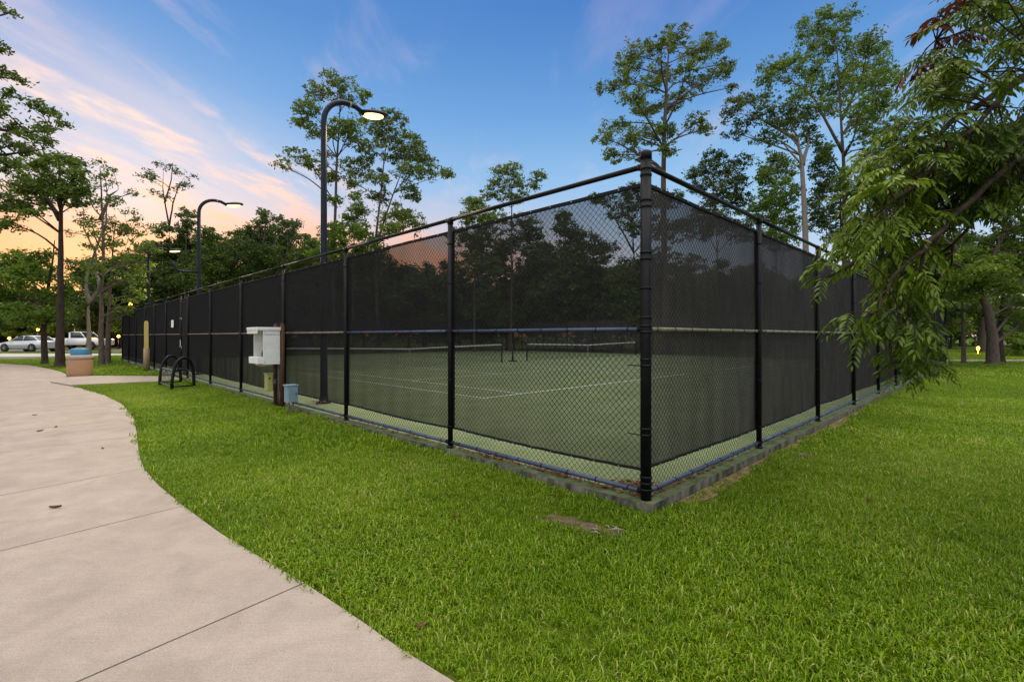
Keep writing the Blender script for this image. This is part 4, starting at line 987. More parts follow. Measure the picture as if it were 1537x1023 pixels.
tree('small_tree', 'bright green rounded tree over the lawn side fence, between the slender one and the fork', 41, [[(1166, 520), (1165, 380), (1166, 240)]],
     [(1159, 240, 18, 10), (1172, 253, 20, 13), (1150, 266, 18, 12), (1169, 283, 22, 13), (1149, 303, 20, 12), (1176, 306, 20, 11), (1140, 322, 20, 12), (1165, 330, 22, 13), (1190, 290, 12, 10), (1188, 330, 14, 12), (1150, 355, 22, 14), (1180, 360, 22, 14)], 'leaf_c', r0=.13, size=.2, tuft=.38, per=30, seed=11)
tree('small_tree', 'dark young tree against the sky between the fork and the foreground branches', 40, [[(1240, 520), (1240, 380), (1242, 240)]],
     [(1242, 232, 14, 12), (1232, 255, 18, 13), (1252, 270, 18, 13), (1234, 292, 20, 13), (1258, 310, 18, 13), (1236, 332, 20, 13), (1225, 318, 14, 12), (1255, 345, 18, 14)], 'leaf_b', r0=.11, size=.19, tuft=.36, per=28, seed=12)
tree('dense_tree', 'dense round dark tree seen through the panel next to the corner post', 52, [[(868, 525), (868, 440), (866, 350)]],
     [(846, 327, 13, 9), (850, 350, 22, 13), (873, 367, 28, 15), (839, 386, 34, 18), (878, 402, 38, 22), (839, 431, 40, 24), (893, 442, 38, 26), (850, 465, 40, 24), (900, 480, 36, 22), (860, 410, 34, 22), (905, 372, 16, 12), (815, 405, 22, 16), (812, 450, 26, 22)], 'leaf_b', r0=.25, size=.24, tuft=.48, per=40, seed=13, dens=1.3)
tree('spreading_tree', 'loose dark tree seen through the mesh right beside the corner post', 47, [[(955, 525), (953, 420), (948, 300)], [(952, 380), (925, 330), (905, 305)]],
     [(907, 298, 18, 8), (949, 286, 16, 11), (944, 312, 20, 12), (952, 338, 16, 12), (925, 322, 14, 8), (935, 425, 25, 20), (945, 455, 26, 20), (918, 470, 26, 18), (960, 480, 24, 18), (975, 300, 16, 12), (985, 340, 20, 14), (1000, 300, 20, 12), (1010, 345, 22, 14), (990, 390, 22, 16), (1030, 400, 24, 16), (1050, 330, 22, 14), (1020, 440, 26, 18), (1060, 450, 26, 18), (1050, 480, 26, 16)], 'leaf_b', r0=.2, size=.22, tuft=.4, per=30, seed=14)
# trees around the path on the left
tree('big_tree', 'tall straight dark trunked tree on the lawn behind the bin, left of the forked one', 26.3, [[(89, 551), (91, 470), (91, 380), (91, 290), (89, 235)], [(90, 330), (60, 290), (35, 262)], [(91, 300), (115, 275), (128, 262)]],
     [(88, 242, 22, 12), (60, 252, 28, 15), (110, 264, 18, 13), (90, 282, 28, 13), (35, 282, 30, 15), (122, 285, 14, 10), (18, 246, 26, 13), (62, 276, 24, 12), (108, 240, 16, 10), (75, 300, 26, 10), (30, 310, 24, 10), (120, 300, 12, 8), (5, 300, 20, 14), (12, 335, 18, 10), (52, 318, 14, 6)],
     'leaf_a', 'barkdark', r0=.26, size=.15, tuft=.30, per=34, seed=20, dens=1.25)
tree('slim_tree', 'slim dark trunked tree with bright low leaves, leftmost trunk by the path', 28.5, [[(67, 548), (66, 490), (70, 440), (78, 400), (82, 360)], [(68, 460), (40, 420), (20, 400)]],
     [(16, 392, 25, 14), (31, 417, 28, 14), (39, 448, 28, 12), (16, 464, 24, 12), (66, 411, 18, 12), (60, 385, 16, 10), (8, 425, 22, 14), (50, 470, 22, 9), (75, 440, 16, 10), (30, 478, 26, 8), (0, 445, 22, 14), (-15, 400, 24, 18), (80, 470, 16, 8), (45, 400, 18, 10), (95, 430, 14, 10)],
     'leaf_c', 'barkdark', r0=.20, size=.16, tuft=.34, per=40, seed=21, dens=1.5)
tree('forked_pale_tree', 'pale smooth trunked tree forking low behind the blue lidded bin', 29, [[(133, 540), (133, 500), (132, 466), (134, 455)], [(134, 456), (126, 430), (127, 400), (138, 372), (150, 330), (150, 285), (148, 245)], [(134, 456), (147, 437), (165, 412), (190, 395)], [(150, 432), (140, 410), (137, 380), (118, 340), (112, 300)], [(150, 330), (172, 295), (188, 288)]],
     [(148, 240, 8, 7), (168, 252, 10, 5), (195, 291, 16, 6), (164, 278, 10, 7), (137, 278, 12, 8), (117, 292, 12, 8), (129, 329, 16, 9), (168, 329, 14, 9), (203, 325, 16, 10), (219, 346, 14, 10), (176, 364, 20, 10), (137, 368, 18, 9), (211, 370, 16, 11), (117, 395, 14, 11), (188, 395, 18, 10), (219, 397, 14, 11), (105, 350, 10, 8), (150, 310, 12, 7)],
     'leaf_d', 'barkpale', r0=.20, size=.13, tuft=.28, per=20, seed=22, dens=.62, bare=.2)
tree('straight_tree', 'straight dark tree close behind the pale forked one, nearer of two paired trunks', 26.5, [[(153, 552), (152, 500), (152, 440), (155, 380), (153, 300), (150, 250)]],
     [(150, 262, 12, 7), (135, 300, 12, 7), (170, 300, 14, 8), (160, 340, 18, 9), (140, 345, 14, 9), (184, 345, 14, 10), (150, 400, 20, 9), (182, 420, 18, 9), (120, 420, 16, 9), (205, 415, 16, 10)], 'leaf_a', 'bark', r0=.17, size=.15, tuft=.30, per=26, seed=23, dens=.62)
tree('straight_tree', 'farther of the two paired dark trunks right of the bin, low yellowing twigs', 28, [[(162, 551), (162, 500), (164, 450), (168, 400), (172, 340)]],
     [(184, 464, 18, 5), (203, 468, 12, 4), (168, 450, 14, 6), (200, 450, 16, 6), (190, 380, 18, 10), (165, 365, 16, 10), (214, 440, 10, 7), (196, 350, 16, 10), (222, 375, 16, 12), (215, 405, 16, 10)], 'leaf_d', 'bark', r0=.18, size=.15, tuft=.30, per=24, seed=24, dens=.62, tint0=.7)
tree('overhanging_tree', 'big tree rooted outside the picture on the left, its bough tips hanging into the sky', 14, [[(-190, 620), (-185, 400), (-170, 200), (-150, 60)], [(-172, 220), (-90, 180), (0, 190), (60, 190)], [(-165, 160), (-80, 110), (0, 130), (30, 145)], [(-172, 260), (-90, 230), (-10, 225), (40, 215)], [(-160, 100), (-80, 30), (0, 30), (15, 30)]],
     [(17, 18, 8, 5), (-5, 8, 14, 8), (2, 72, 8, 6), (6, 110, 18, 6), (22, 118, 12, 4), (9, 141, 14, 7), (56, 157, 12, 8), (70, 167, 12, 7), (84, 170, 8, 5), (92, 185, 8, 4), (59, 188, 20, 9), (18, 188, 20, 8), (70, 206, 16, 8), (20, 215, 22, 9), (45, 205, 16, 8), (-15, 160, 20, 12), (-20, 215, 22, 14), (5, 165, 12, 7), (40, 228, 16, 7), (-60, 150, 40, 30), (-90, 60, 50, 40), (-150, 20, 60, 40)],
     'leaf_a', 'barkdark', r0=.17, size=.10, tuft=.17, per=22, seed=25, depth=.35)
tree('sparse_tree', 'thin sparse tree with few leaves rising alone above the left woods', 52, [[(253, 520), (254, 400), (254, 335)], [(254, 340), (247, 305), (243, 280), (240, 250)], [(254, 340), (262, 305), (268, 282), (282, 268)], [(247, 305), (256, 270), (257, 245)]],
     [(216, 266, 12, 6), (231, 268, 8, 6), (240, 247, 10, 4), (256, 252, 8, 6), (270, 259, 7, 5), (282, 275, 10, 5), (291, 266, 5, 3), (268, 282, 10, 5), (235, 289, 8, 4), (249, 294, 8, 5), (225, 258, 8, 4)], 'leaf_b', 'barkdark', r0=.17, size=.20, tuft=.32, per=9, seed=26)
LW = 'trees in the woods behind the gated fence'
tree('bushy_tree', 'bushy tree filling the gap left of the middle lamp pole', 50, [[(278, 520), (278, 420), (280, 325)]], [(280, 322, 11, 9), (277, 336, 15, 12), (273, 352, 18, 13), (282, 369, 22, 14), (247, 345, 20, 8), (265, 385, 24, 14), (240, 372, 22, 14), (290, 395, 20, 14), (255, 410, 26, 16), (235, 400, 20, 14), (285, 420, 20, 14)], 'leaf_b', r0=.18, size=.24, tuft=.42, per=30, seed=27)
tree('bushy_tree', 'bushy tree just right of the middle lamp pole', 48, [[(318, 520), (317, 430), (316, 350)]], [(305, 350, 13, 11), (317, 360, 14, 13), (317, 381, 20, 15), (341, 378, 14, 12), (330, 400, 22, 14), (308, 405, 20, 14), (345, 402, 18, 14), (322, 424, 24, 14)], 'leaf_a', r0=.16, size=.23, tuft=.42, per=32, seed=28, tint0=.3)
tree('bushy_tree', 'lopsided bushy tree midway between the two nearer lamp poles', 47, [[(380, 520), (380, 430), (378, 340)], [(380, 400), (395, 360), (398, 325)]], [(355, 350, 10, 10), (364, 364, 16, 11), (378, 345, 16, 11), (395, 330, 15, 10), (392, 355, 20, 14), (383, 374, 22, 14), (366, 388, 22, 13), (400, 385, 20, 12), (350, 385, 14, 12), (385, 400, 26, 12), (395, 318, 8, 6), (412, 395, 16, 12)], 'leaf_b', r0=.17, size=.22, tuft=.40, per=30, seed=29)
tree('sparse_tree', 'small flat topped thin tree against the orange sky left of the nearest lamp pole', 46, [[(425, 520), (425, 420), (432, 370), (432, 340)], [(426, 400), (415, 365), (405, 340)], [(431, 372), (445, 350), (446, 340)]], [(425, 331, 12, 7), (444, 338, 14, 6), (413, 331, 8, 5), (435, 350, 8, 7), (418, 372, 8, 7), (410, 390, 16, 10), (445, 385, 14, 9), (430, 395, 16, 9)], 'leaf_b', r0=.10, size=.2, tuft=.34, per=18, seed=30)
tree('bushy_tree', 'low rounded tree directly left of the nearest lamp pole, over the top rail', 47, [[(468, 520), (468, 430), (468, 370)]], [(458, 360, 13, 9), (470, 367, 17, 11), (455, 382, 17, 10), (480, 375, 14, 10), (465, 395, 22, 12), (440, 400, 18, 9), (490, 392, 16, 12)], 'leaf_d', r0=.13, size=.22, tuft=.38, per=28, seed=31)
# lawn side
rn = random.Random(40)
tree('leaning_tree', 'thick grey trunked tree leaning left on the open lawn by the picture edge', 28, [[(1490, 548), (1489, 505), (1482, 462), (1467, 422), (1454, 392), (1440, 350)], [(1468, 424), (1495, 385), (1520, 340)], [(1456, 395), (1410, 360), (1380, 330)]],
     auto_pads(rn, 1470, 345, 135, 90, 46, (.10, .17)) + [(1520, 470, 24, 10), (1535, 485, 22, 12), (1450, 440, 24, 9), (1540, 450, 24, 14), (1500, 430, 26, 10), (1425, 425, 22, 10), (1480, 405, 30, 12)], 'leaf_c', 'bark', r0=.37, size=.17, tuft=.36, per=36, seed=41, dens=1.3, depth=.6)
tree('slim_tree', 'slim grey trunk left of the leaning one on the open lawn', 29.5, [[(1446, 547), (1446, 500), (1444, 455), (1440, 410)]], auto_pads(rn, 1425, 410, 55, 50, 16, (.20, .32)) + [(1440, 470, 16, 8), (1425, 480, 14, 8)], 'leaf_b', 'bark', r0=.16, size=.17, tuft=.36, per=34, seed=42, dens=1.2)
tree('dark_tree', 'dark trunked tree half hidden directly behind the leaning grey trunk', 30.5, [[(1502, 548), (1500, 500), (1505, 450), (1512, 400)]], auto_pads(rn, 1530, 390, 60, 55, 16, (.20, .30)), 'leaf_b', 'barkdark', r0=.30, size=.17, tuft=.36, per=34, seed=43, dens=1.2)
tree('lawn_tree', 'far tree with an orange lit trunk across the open lawn', 50, [[(1476, 527), (1475, 500), (1474, 470), (1472, 430)]], auto_pads(rn, 1472, 430, 70, 45, 20, (.20, .3)), 'leaf_a', 'bark', r0=.55, size=.24, tuft=.5, per=36, seed=44, dens=1.2)
tree('shrub_tree', 'low bushy young tree just past the far end of the lawn side fence', 42, [[(1422, 528), (1422, 505), (1423, 480)]], auto_pads(rn, 1426, 480, 22, 26, 12, (.35, .5)), 'leaf_a', 'bark', r0=.08, size=.2, tuft=.36, per=36, seed=45, dens=1.3, tint0=.6)
tree('shrub_tree', 'round green bush at the picture edge beside the dark trunk', 40, [[(1522, 530), (1522, 515), (1523, 500)]], auto_pads(rn, 1526, 508, 20, 20, 10, (.35, .5)), 'leaf_c', 'bark', r0=.07, size=.16, tuft=.32, per=36, seed=46, dens=1.3)
mb = MB(); p = at(1468, 520, 44); mb.lathe([(.03, 0), (.03, .35), (.10, .36), (.13, .62), (.06, .70), (0, .71)], (0, 0, 0), 12)
t = thing('garden_lamp', 'small amber garden lamp glowing in front of the far lawn trunk', 'lamp', (p.x, p.y, .02)); mb.build('lantern', M['porchglow'], t)
ld = bpy.data.lights.new('lamp_light', 'POINT'); ld.energy = 60; ld.color = (1, .5, .12); ld.shadow_soft_size = .15
lo = bpy.data.objects.new('lamp_light', ld); COL.objects.link(lo); lo.parent = t; lo.location = (0, -.3, .8)

# the wood that closes the view: three kinds of tree, copied
def wood():
    rnd = random.Random(77)
    protos = []
    for k, (lm, H, wid) in enumerate((('leaf_b', 120, 62), ('leaf_a', 95, 55), ('leaf_b', 150, 58))):
        pads = auto_pads(random.Random(80 + k), 768, 505 - H * .55, wid, H * .48, 34, (.16, .26), .1)
        protos.append(tree('woodland_tree', 'bushy tree standing in the wood beyond the courts and roads', 55, [[(768, 521), (768 + rnd.uniform(-8, 8), 460), (768, 505 - H * .8)]], pads, lm, 'barkdark', r0=.24, size=.26, tuft=.5, per=32, seed=90 + k, dens=1.25, group='trees in the wood behind everything'))
    spots = []
    for x in range(150, 1460, 30):
        for row, Y0 in enumerate((58, 72)):
            xx = x + rnd.uniform(-14, 14) + row * 15; Y = Y0 + rnd.uniform(-4, 6)
            if row and 520 < x < 1000 and rnd.random() < .6: continue
            spots.append((xx, Y))
    for x in range(-80, 160, 30): spots.append((x + rnd.uniform(-10, 10), 84 + rnd.uniform(-4, 10)))
    for x in range(1330, 1640, 36): spots.append((x + rnd.uniform(-10, 10), 78 + rnd.uniform(-4, 14)))
    for i, (xx, Y) in enumerate(spots):
        o = protos[i % 3] if i < 3 else copy_tree(protos[rnd.randint(0, 2)])
        X = (xx - CX) / F * Y
        o.location = (X, Y, gz(X, Y)); s = rnd.uniform(.68, 1.05) * (1.0 if 520 < xx < 1330 else (1.25 if xx > 250 else .95) if xx <= 520 else .85)
        o.scale = (s * rnd.uniform(.9, 1.15), s * rnd.uniform(.9, 1.15), s); o.rotation_euler = (0, 0, rnd.uniform(0, 6.28))
wood()
def screen_trees():
    rnd = random.Random(31); pr = [o for o in COL.objects if o.name.startswith('woodland_tree') and o.parent is None][:3]
    for k, xx in enumerate(range(-70, 186, 15)):
        o = copy_tree(pr[k % len(pr)]); Y = rnd.uniform(56.5, 62) if xx < 150 else rnd.uniform(60, 66); X = (xx - CX) / F * Y; s = rnd.uniform(.42, .72)
        o.name = 'shrub_tree'; o.location = (X, Y, gz(X, Y)); o.scale = (s * 1.15, s * 1.15, s * .9); o.rotation_euler = (0, 0, rnd.uniform(0, 6.28))
        tag(o, 'low dense tree screening the brick houses behind the parked vehicles', 'tree', 'low trees in front of the brick houses')
screen_trees()
def far_wood():
    rng = np.random.default_rng(5); n = 26000
    a = rng.uniform(-1.25, 1.25, n); d = rng.uniform(105, 135, n); X = np.sin(a) * d; Y = np.cos(a) * d
    hmax = 6 + 3.5 * np.sin(a * 9) + 2.5 * np.sin(a * 23 + 1) + 1.5 * np.sin(a * 51)
    Z = rng.uniform(0, 1, n) ** .8 * (hmax + 3)
    V = leaves(rng, np.stack([X, Y, Z], 1), 1.3, 0)
    tag(link('distant_wood', quad_mesh('distant_wood', V, 6, np.clip(rng.normal(.35, .2, n), 0, 1), M['leaf_b'])), kind='stuff')
far_wood()

# ------------------------------------------------------------------ the foreground tree on the right
def leaflet_fan(rng, rnd, base, direction, L, nl, side_up, V, T, tone, size):
    """a compound leaf: a drooping stalk with paired lance-shaped leaflets and one at the tip"""
    d = Vector(direction).normalized(); p = Vector(base); up = Vector(side_up)
    stalk = [p.copy()]; npair = nl
    seg = L / (npair + 1)
    for k in range(npair + 1):
        d = (d + Vector((0, 0, -.13)) + Vector((rnd.uniform(-.05, .05), rnd.uniform(-.05, .05), 0))).normalized(); p = p + d * seg; stalk.append(p.copy())
        s = d.cross(up); s = s.normalized() if s.length > 1e-4 else Vector((1, 0, 0))
        dirs = [s, -s] if k < npair else [None]
        for q in dirs:
            ld = (d * .62 + q * .85 + Vector((0, 0, rnd.uniform(-.55, -.1)))).normalized() if q is not None else (d + Vector((0, 0, -.2))).normalized()
            n = (up + Vector((rnd.uniform(-.5, .5), rnd.uniform(-.5, .5), rnd.uniform(-.3, .3)))); w = ld.cross(n).normalized(); n = w.cross(ld)
            ll = size * rnd.uniform(.75, 1.2) * (.75 + .5 * math.sin(math.pi * (k + .8) / (npair + 1.6))); ww = ll * rnd.uniform(.13, .17)
            b = p; curl = -ll * rnd.uniform(.05, .22)
            c1 = b + ld * ll * .32 + n * curl * .12; c2 = b + ld * ll * .66 + n * curl * .5; tp = b + ld * ll + n * curl
            f = ww * .45
            tt = min(1, max(0, tone + rnd.gauss(0, .12)))
            for sg in (1, -1):
                o1 = c1 + w * sg * ww + n * f; o2 = c2 + w * sg * ww * .8 + n * f * .8
                V.append((b, c1, c2, o2, o1)); V.append((c2, tp, tp, o2, o2)); T.extend([tt, tt])
    return stalk
def pecan():
    rnd = random.Random(9); rng = np.random.default_rng(9)
    base = Vector((5.6, 4.3, 0)); t = thing('pecan_tree', 'near tree rooted outside the picture on the right, hanging long feathery leaves before the fence', 'tree', base)
    wood_ = MB(); V = []; T = []; VD = []; TD = []
    tr = [base + Vector((0, 0, -.1)), base + Vector((0, 0, .3)), base + Vector((-.05, .05, 1.6)), base + Vector((-.12, .0, 3.0)), base + Vector((-.1, .1, 4.6)), base + Vector((0, 0, 6.2))]
    wood_.tube(tr, [.42, .27, .23, .20, .15, .08], 12)
    B = [
        ([(1620, 120, 4.1), (1530, 185, 4.0), (1450, 250, 3.9), (1400, 300, 3.9), (1350, 350, 3.8), (1290, 385, 3.7), (1245, 415, 3.6)], .045),
        ([(1450, 250, 3.9), (1420, 330, 3.9), (1380, 400, 3.9), (1350, 470, 3.8), (1335, 530, 3.7), (1350, 560, 3.7)], .022),
        ([(1640, 60, 4.4), (1520, 120, 4.4), (1440, 180, 4.3), (1370, 215, 4.2), (1310, 250, 4.1), (1275, 290, 4.0)], .032),
        ([(1640, -40, 4.6), (1540, 15, 4.5), (1460, 45, 4.4), (1405, 60, 4.3)], .028),
        ([(1640, 240, 4.3), (1530, 270, 4.2), (1470, 320, 4.1), (1430, 380, 4.0), (1405, 400, 3.9)], .022),
        ([(1650, 180, 3.6), (1540, 230, 3.5), (1460, 300, 3.5), (1400, 360, 3.4), (1340, 420, 3.35), (1310, 470, 3.3)], .024),
        ([(1650, 300, 4.6), (1560, 330, 4.6), (1500, 350, 4.5)], .022),
        ([(1640, 20, 3.7), (1560, 90, 3.6), (1500, 150, 3.6), (1440, 215, 3.55), (1380, 270, 3.5), (1330, 310, 3.45)], .024),
        ([(1640, -80, 5.2), (1560, -30, 5.1), (1490, -20, 5.0), (1440, 20, 5.0)], .024)]
    pts_all = []
    hub = [tr[2].lerp(tr[3], .7), tr[3], tr[3].lerp(tr[4], .5), tr[4]]
    for k, (px, r) in enumerate(B):
        pl = [at(x, y, Y) for x, y, Y in px]
        if k != 1:
            h = min(hub, key=lambda q: abs(q.z - pl[0].z - .2)); pl = [h, h.lerp(pl[0], .5) + Vector((0, 0, .12))] + pl
        fine = []
        for i in range(len(pl) - 1):
            for j in range(4): fine.append(pl[i].lerp(pl[i + 1], j / 4) + Vector((rnd.gauss(0, 1), rnd.gauss(0, 1), rnd.gauss(0, 1))) * .012)
        fine.append(pl[-1]); n = len(fine)
        wood_.tube(fine, [max(.004, (r * 1.5 if k != 1 else r) * (1 - .85 * i / n)) for i in range(n)], 7)
        pts_all += [p for p in fine if p.x / p.y < (1600 - CX) / F]
    # the crown's own outline: where leaves hang (pixel polygon seen from the path, filled through a metre and a half of depth)
    outline = [(1425, 40), (1410, 20), (1402, 70), (1385, 118), (1345, 190), (1352, 215), (1300, 255), (1275, 300), (1285, 335), (1255, 370), (1245, 395), (1270, 410), (1320, 395), (1345, 405), (1322, 450), (1308, 500), (1325, 540), (1350, 562), (1375, 568), (1392, 540), (1385, 470), (1392, 410), (1402, 360), (1430, 330), (1500, 315), (1600, 310), (1600, -60), (1450, -60)]
    def inside(x, y):
        c = False; j = len(outline) - 1
        for i in range(len(outline)):
            (xi, yi), (xj, yj) = outline[i], outline[j]
            if (yi > y) != (yj > y) and x < (xj - xi) * (y - yi) / (yj - yi) + xi: c = not c
            j = i
        return c
    def clump(q, m, tone, dead=False):
        near = min(pts_all, key=lambda p: (p - q).length + .6 * max(0, q.z - p.z)); tw = curve(near, q, 4, rnd, .10)
        wood_.tube(tw, [.007, .006, .005, .004, .003], 4, caps=False)
        ax = (q - near); ax = ax.normalized() if ax.length > .05 else Vector((-1, 0, 0))
        for k in range(m):
            a = rnd.uniform(0, 2 * math.pi); d = (ax * .7 + Vector((math.cos(a), math.sin(a), rnd.uniform(-.45, .25)))).normalized()
            up = Vector((rnd.uniform(-.4, .4), rnd.uniform(-.4, .4), 1)).normalized()
            b = tw[-1].lerp(tw[-2], k / max(1, m))
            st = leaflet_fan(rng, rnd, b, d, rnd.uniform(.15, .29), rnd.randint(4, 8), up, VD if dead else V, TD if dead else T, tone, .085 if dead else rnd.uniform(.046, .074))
            wood_.tube(st, [.0022] * len(st), 3, caps=False)
    n = 0
    while n < 330:
        x, y = rnd.uniform(1215, 1600), rnd.uniform(-60, 575)
        if not inside(x, y): continue
        if y < 210 and rnd.random() < .68: continue
        n += 1
        Yd = rnd.uniform(3.35, 4.7); yy = y - rnd.uniform(6, 22)
        bright = .58 if (y < 470 and x < 1400 and y > 200) else .30  # sunlight on the left side put into a paler leaf tint
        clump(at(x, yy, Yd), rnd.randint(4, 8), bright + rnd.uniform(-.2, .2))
    for (x, y, Y) in ((1375, 550, 3.7), (1392, 540, 3.7), (1360, 560, 3.65), (1240, 392, 3.6), (1236, 415, 3.6), (1285, 480, 3.4), (1295, 500, 3.4), (1275, 470, 3.4)):
        clump(at(x, y, Y), 3, .35)
    for (x, y, Y) in ((1410, 22, 4.2), (1425, 55, 4.2), (1398, 95, 4.2), (1372, 104, 4.3), (1440, 8, 4.2), (1400, 40, 4.2)): clump(at(x, y, Y), 3, .4, True)
    wood_.build('trunk', M['barkdark'], t, origin=base)
    for nm, v_, t_, m_ in (('foliage', V, T, 'leaf_m'), ('dead_foliage', VD, TD, 'leaf_dead')):
        arr = np.array([[tuple(p) for p in f] for f in v_]) - np.array(base)
        link(nm, quad_mesh(nm, arr, 5, np.array(t_), M[m_]), t)
pecan()

# ------------------------------------------------------------------ grass, litter
def in_poly(X, Y, poly):
    c = np.zeros(X.shape, bool); j = len(poly) - 1
    for i in range(len(poly)):
        xi, yi = poly[i]; xj, yj = poly[j]
        if abs(yi - yj) > 1e-12: c ^= ((yi > Y) != (yj > Y)) & (X < (xj - xi) * (Y - yi) / (yj - yi) + xi)
        j = i
    return c
def grass():
    rng = np.random.default_rng(3)
    def tuft(nb, rad, h, w):
        a = rng.uniform(0, 2 * np.pi, nb); r = rad * np.sqrt(rng.random(nb)); bx, by = r * np.cos(a), r * np.sin(a)
        dr = rng.uniform(0, 2 * np.pi, nb); hh = h * rng.uniform(.55, 1.3, nb); ln = hh * rng.uniform(.15, 1.0, nb); ww = w * rng.uniform(.7, 1.3, nb)
        cx, cy = np.cos(dr), np.sin(dr); px, py = -cy, cx
        B = np.stack([bx, by, np.full(nb, -.01)], 1); D = np.stack([cx, cy, 0 * cx], 1); S = np.stack([px, py, 0 * px], 1); Z = np.array([0, 0, 1.0])
        m1 = B + D * (ln * .22)[:, None] + Z * (hh * .5)[:, None]; m2 = B + D * (ln * .62)[:, None] + Z * (hh * .85)[:, None]; tp = B + D * ln[:, None] + Z * (hh * (.98 - .2 * ln / hh))[:, None]
        W0 = S * (ww * .4)[:, None]; W1 = S * (ww * .5)[:, None]; W2 = S * (ww * .36)[:, None]
        V = np.stack([B - W0, B + W0, m1 + W1, m1 - W1, m2 + W2, m2 - W2, tp], 1)
        t_ = np.clip(rng.normal(.45, .27, nb), 0, .85); t_[rng.random(nb) < .022] = 1.1; return V, t_
    kinds = [tuft(34, .075, .058, .0072), tuft(34, .075, .068, .0078), tuft(32, .08, .050, .0068), tuft(90, .19, .060, .011), tuft(90, .19, .066, .011), tuft(150, .5, .075, .026)]
    verts, faces, tint, pid = [], [], [], []
    nv = 0
    for k, (V, tt) in enumerate(kinds):
        nb = len(V); verts.append(V.reshape(-1, 3)); i = nv + np.arange(nb)[:, None] * 7
        faces.append((i + np.array([0, 1, 2, 3])).tolist() + (i + np.array([3, 2, 4, 5])).tolist() + (i + np.array([5, 4, 6])).tolist())
        tint.append(np.repeat(tt, 7)); pid += [k + 1] * (nb * 7); nv += nb * 7
    X, Y, K = [], [], []
    def zone(y0, y1, step, ks):
        ys = np.arange(y0, y1, step); 
        for y in ys:
            xm = 1.10 * y + .6; x = np.arange(-xm, xm, step); n = len(x)
            X.append(x + rng.uniform(-.5, .5, n) * step); Y.append(y + rng.uniform(-.5, .5, n) * step); K.append(rng.choice(ks, n))
    zone(1.25, 7.0, .062, [1, 2, 3]); zone(7.0, 19.0, .155, [4, 5]); zone(19.0, 60.0, .50, [6])
    X = np.concatenate(X); Y = np.concatenate(Y); K = np.concatenate(K)
    rad = np.array([0, .03, .03, .03, .10, .10, .40])[K]
    bad = np.zeros(X.shape, bool)
    polys = [PATH_POLY, SIDE_POLY] + ROADS
    for a in [None] + [k * math.pi / 4 for k in range(8)]:
        dx, dy = (0, 0) if a is None else (math.cos(a), math.sin(a))
        for pl in polys: bad |= in_poly(X + dx * rad, Y + dy * rad, pl)
        l, r = LR(X + dx * rad * .8, Y + dy * rad * .8)
        bad |= (l > -.13) & (l < LEN_L + .13) & (r > -.13) & (r < LEN_R + .13)
    c, t, u = SOIL; sx = ((X - c.x) * t.x + (Y - c.y) * t.y) / .44; sy = ((X - c.x) * u.x + (Y - c.y) * u.y) / .11
    bad |= (sx * sx + sy * sy < 1) & (rng.random(X.shape) < .93)
    # thin worn turf along the lawn side kerb
    l, r = LR(X, Y); worn = (r > .4) & (l < -.12) & (l > -.12 - .16 * (1 + .9 * np.sin(r * 1.7) * np.sin(r * .63 + 1)))
    bad |= worn & (rng.random(X.shape) < .72)
    X, Y, K = X[~bad], Y[~bad], K[~bad]; n = len(X); Z = ground_z(X, Y)
    # patches of taller and shorter growth
    g = .5 + .5 * np.sin(X * 1.3 + 2 * np.sin(Y * .9)) * np.sin(Y * 1.7 + 1.5 * np.sin(X * .7)); scl = .72 + .45 * g + rng.normal(0, .13, n)
    verts.append(np.stack([X, Y, Z], 1)); pid += [0] * n
    me = bpy.data.meshes.new('grass'); me.from_pydata(np.concatenate(verts).tolist(), [], [f for ff in faces for f in ff])
    tot = nv + n
    A = me.attributes.new('pid', 'INT', 'POINT'); A.data.foreach_set('value', np.array(pid, np.int32))
    A = me.attributes.new('tint', 'FLOAT', 'POINT'); A.data.foreach_set('value', np.concatenate(tint + [np.zeros(n)]).astype(np.float32))
    A = me.attributes.new('pick', 'INT', 'POINT'); A.data.foreach_set('value', np.concatenate([np.zeros(nv), K]).astype(np.int32))
    A = me.attributes.new('scl', 'FLOAT', 'POINT'); A.data.foreach_set('value', np.concatenate([np.ones(nv), scl]).astype(np.float32))
    A = me.attributes.new('rz', 'FLOAT', 'POINT'); A.data.foreach_set('value', np.concatenate([np.zeros(nv), rng.uniform(0, 6.28, n)]).astype(np.float32))
    lush = .20 * np.sin(X * .9 + 1.3 * np.sin(Y * .55)) * np.sin(Y * .8 + 1.1 * np.sin(X * .6 + 1)) + .10 * np.sin(X * 3.1 + Y * 1.3) * np.sin(Y * 2.7 - X * .8) + rng.normal(0, .09, n)
    A = me.attributes.new('lush', 'FLOAT', 'POINT'); A.data.foreach_set('value', np.concatenate([np.zeros(nv), lush]).astype(np.float32))
    me.materials.append(M['blade'])
    ob = tag(link('grass', me), kind='stuff')
    ng = bpy.data.node_groups.new('scatter_grass', 'GeometryNodeTree')
    ng.interface.new_socket('Geometry', in_out='INPUT', socket_type='NodeSocketGeometry'); ng.interface.new_socket('Geometry', in_out='OUTPUT', socket_type='NodeSocketGeometry')
    N = ng.nodes; Lk = ng.links; gi = N.new('NodeGroupInput'); go = N.new('NodeGroupOutput'); jn = N.new('GeometryNodeJoinGeometry')
    def attr(nm, ty):
        a = N.new('GeometryNodeInputNamedAttribute'); a.data_type = ty; a.inputs['Name'].default_value = nm; return a.outputs[0]
    def eq(val, k):
        c = N.new('FunctionNodeCompare'); c.data_type = 'INT'; c.operation = 'EQUAL'
        ins = [s for s in c.inputs if s.type == 'INT']; Lk.new(val, ins[0]); ins[1].default_value = k; return c.outputs[0]
    pidn = attr('pid', 'INT'); pick = attr('pick', 'INT'); sc_ = attr('scl', 'FLOAT'); rz = attr('rz', 'FLOAT')
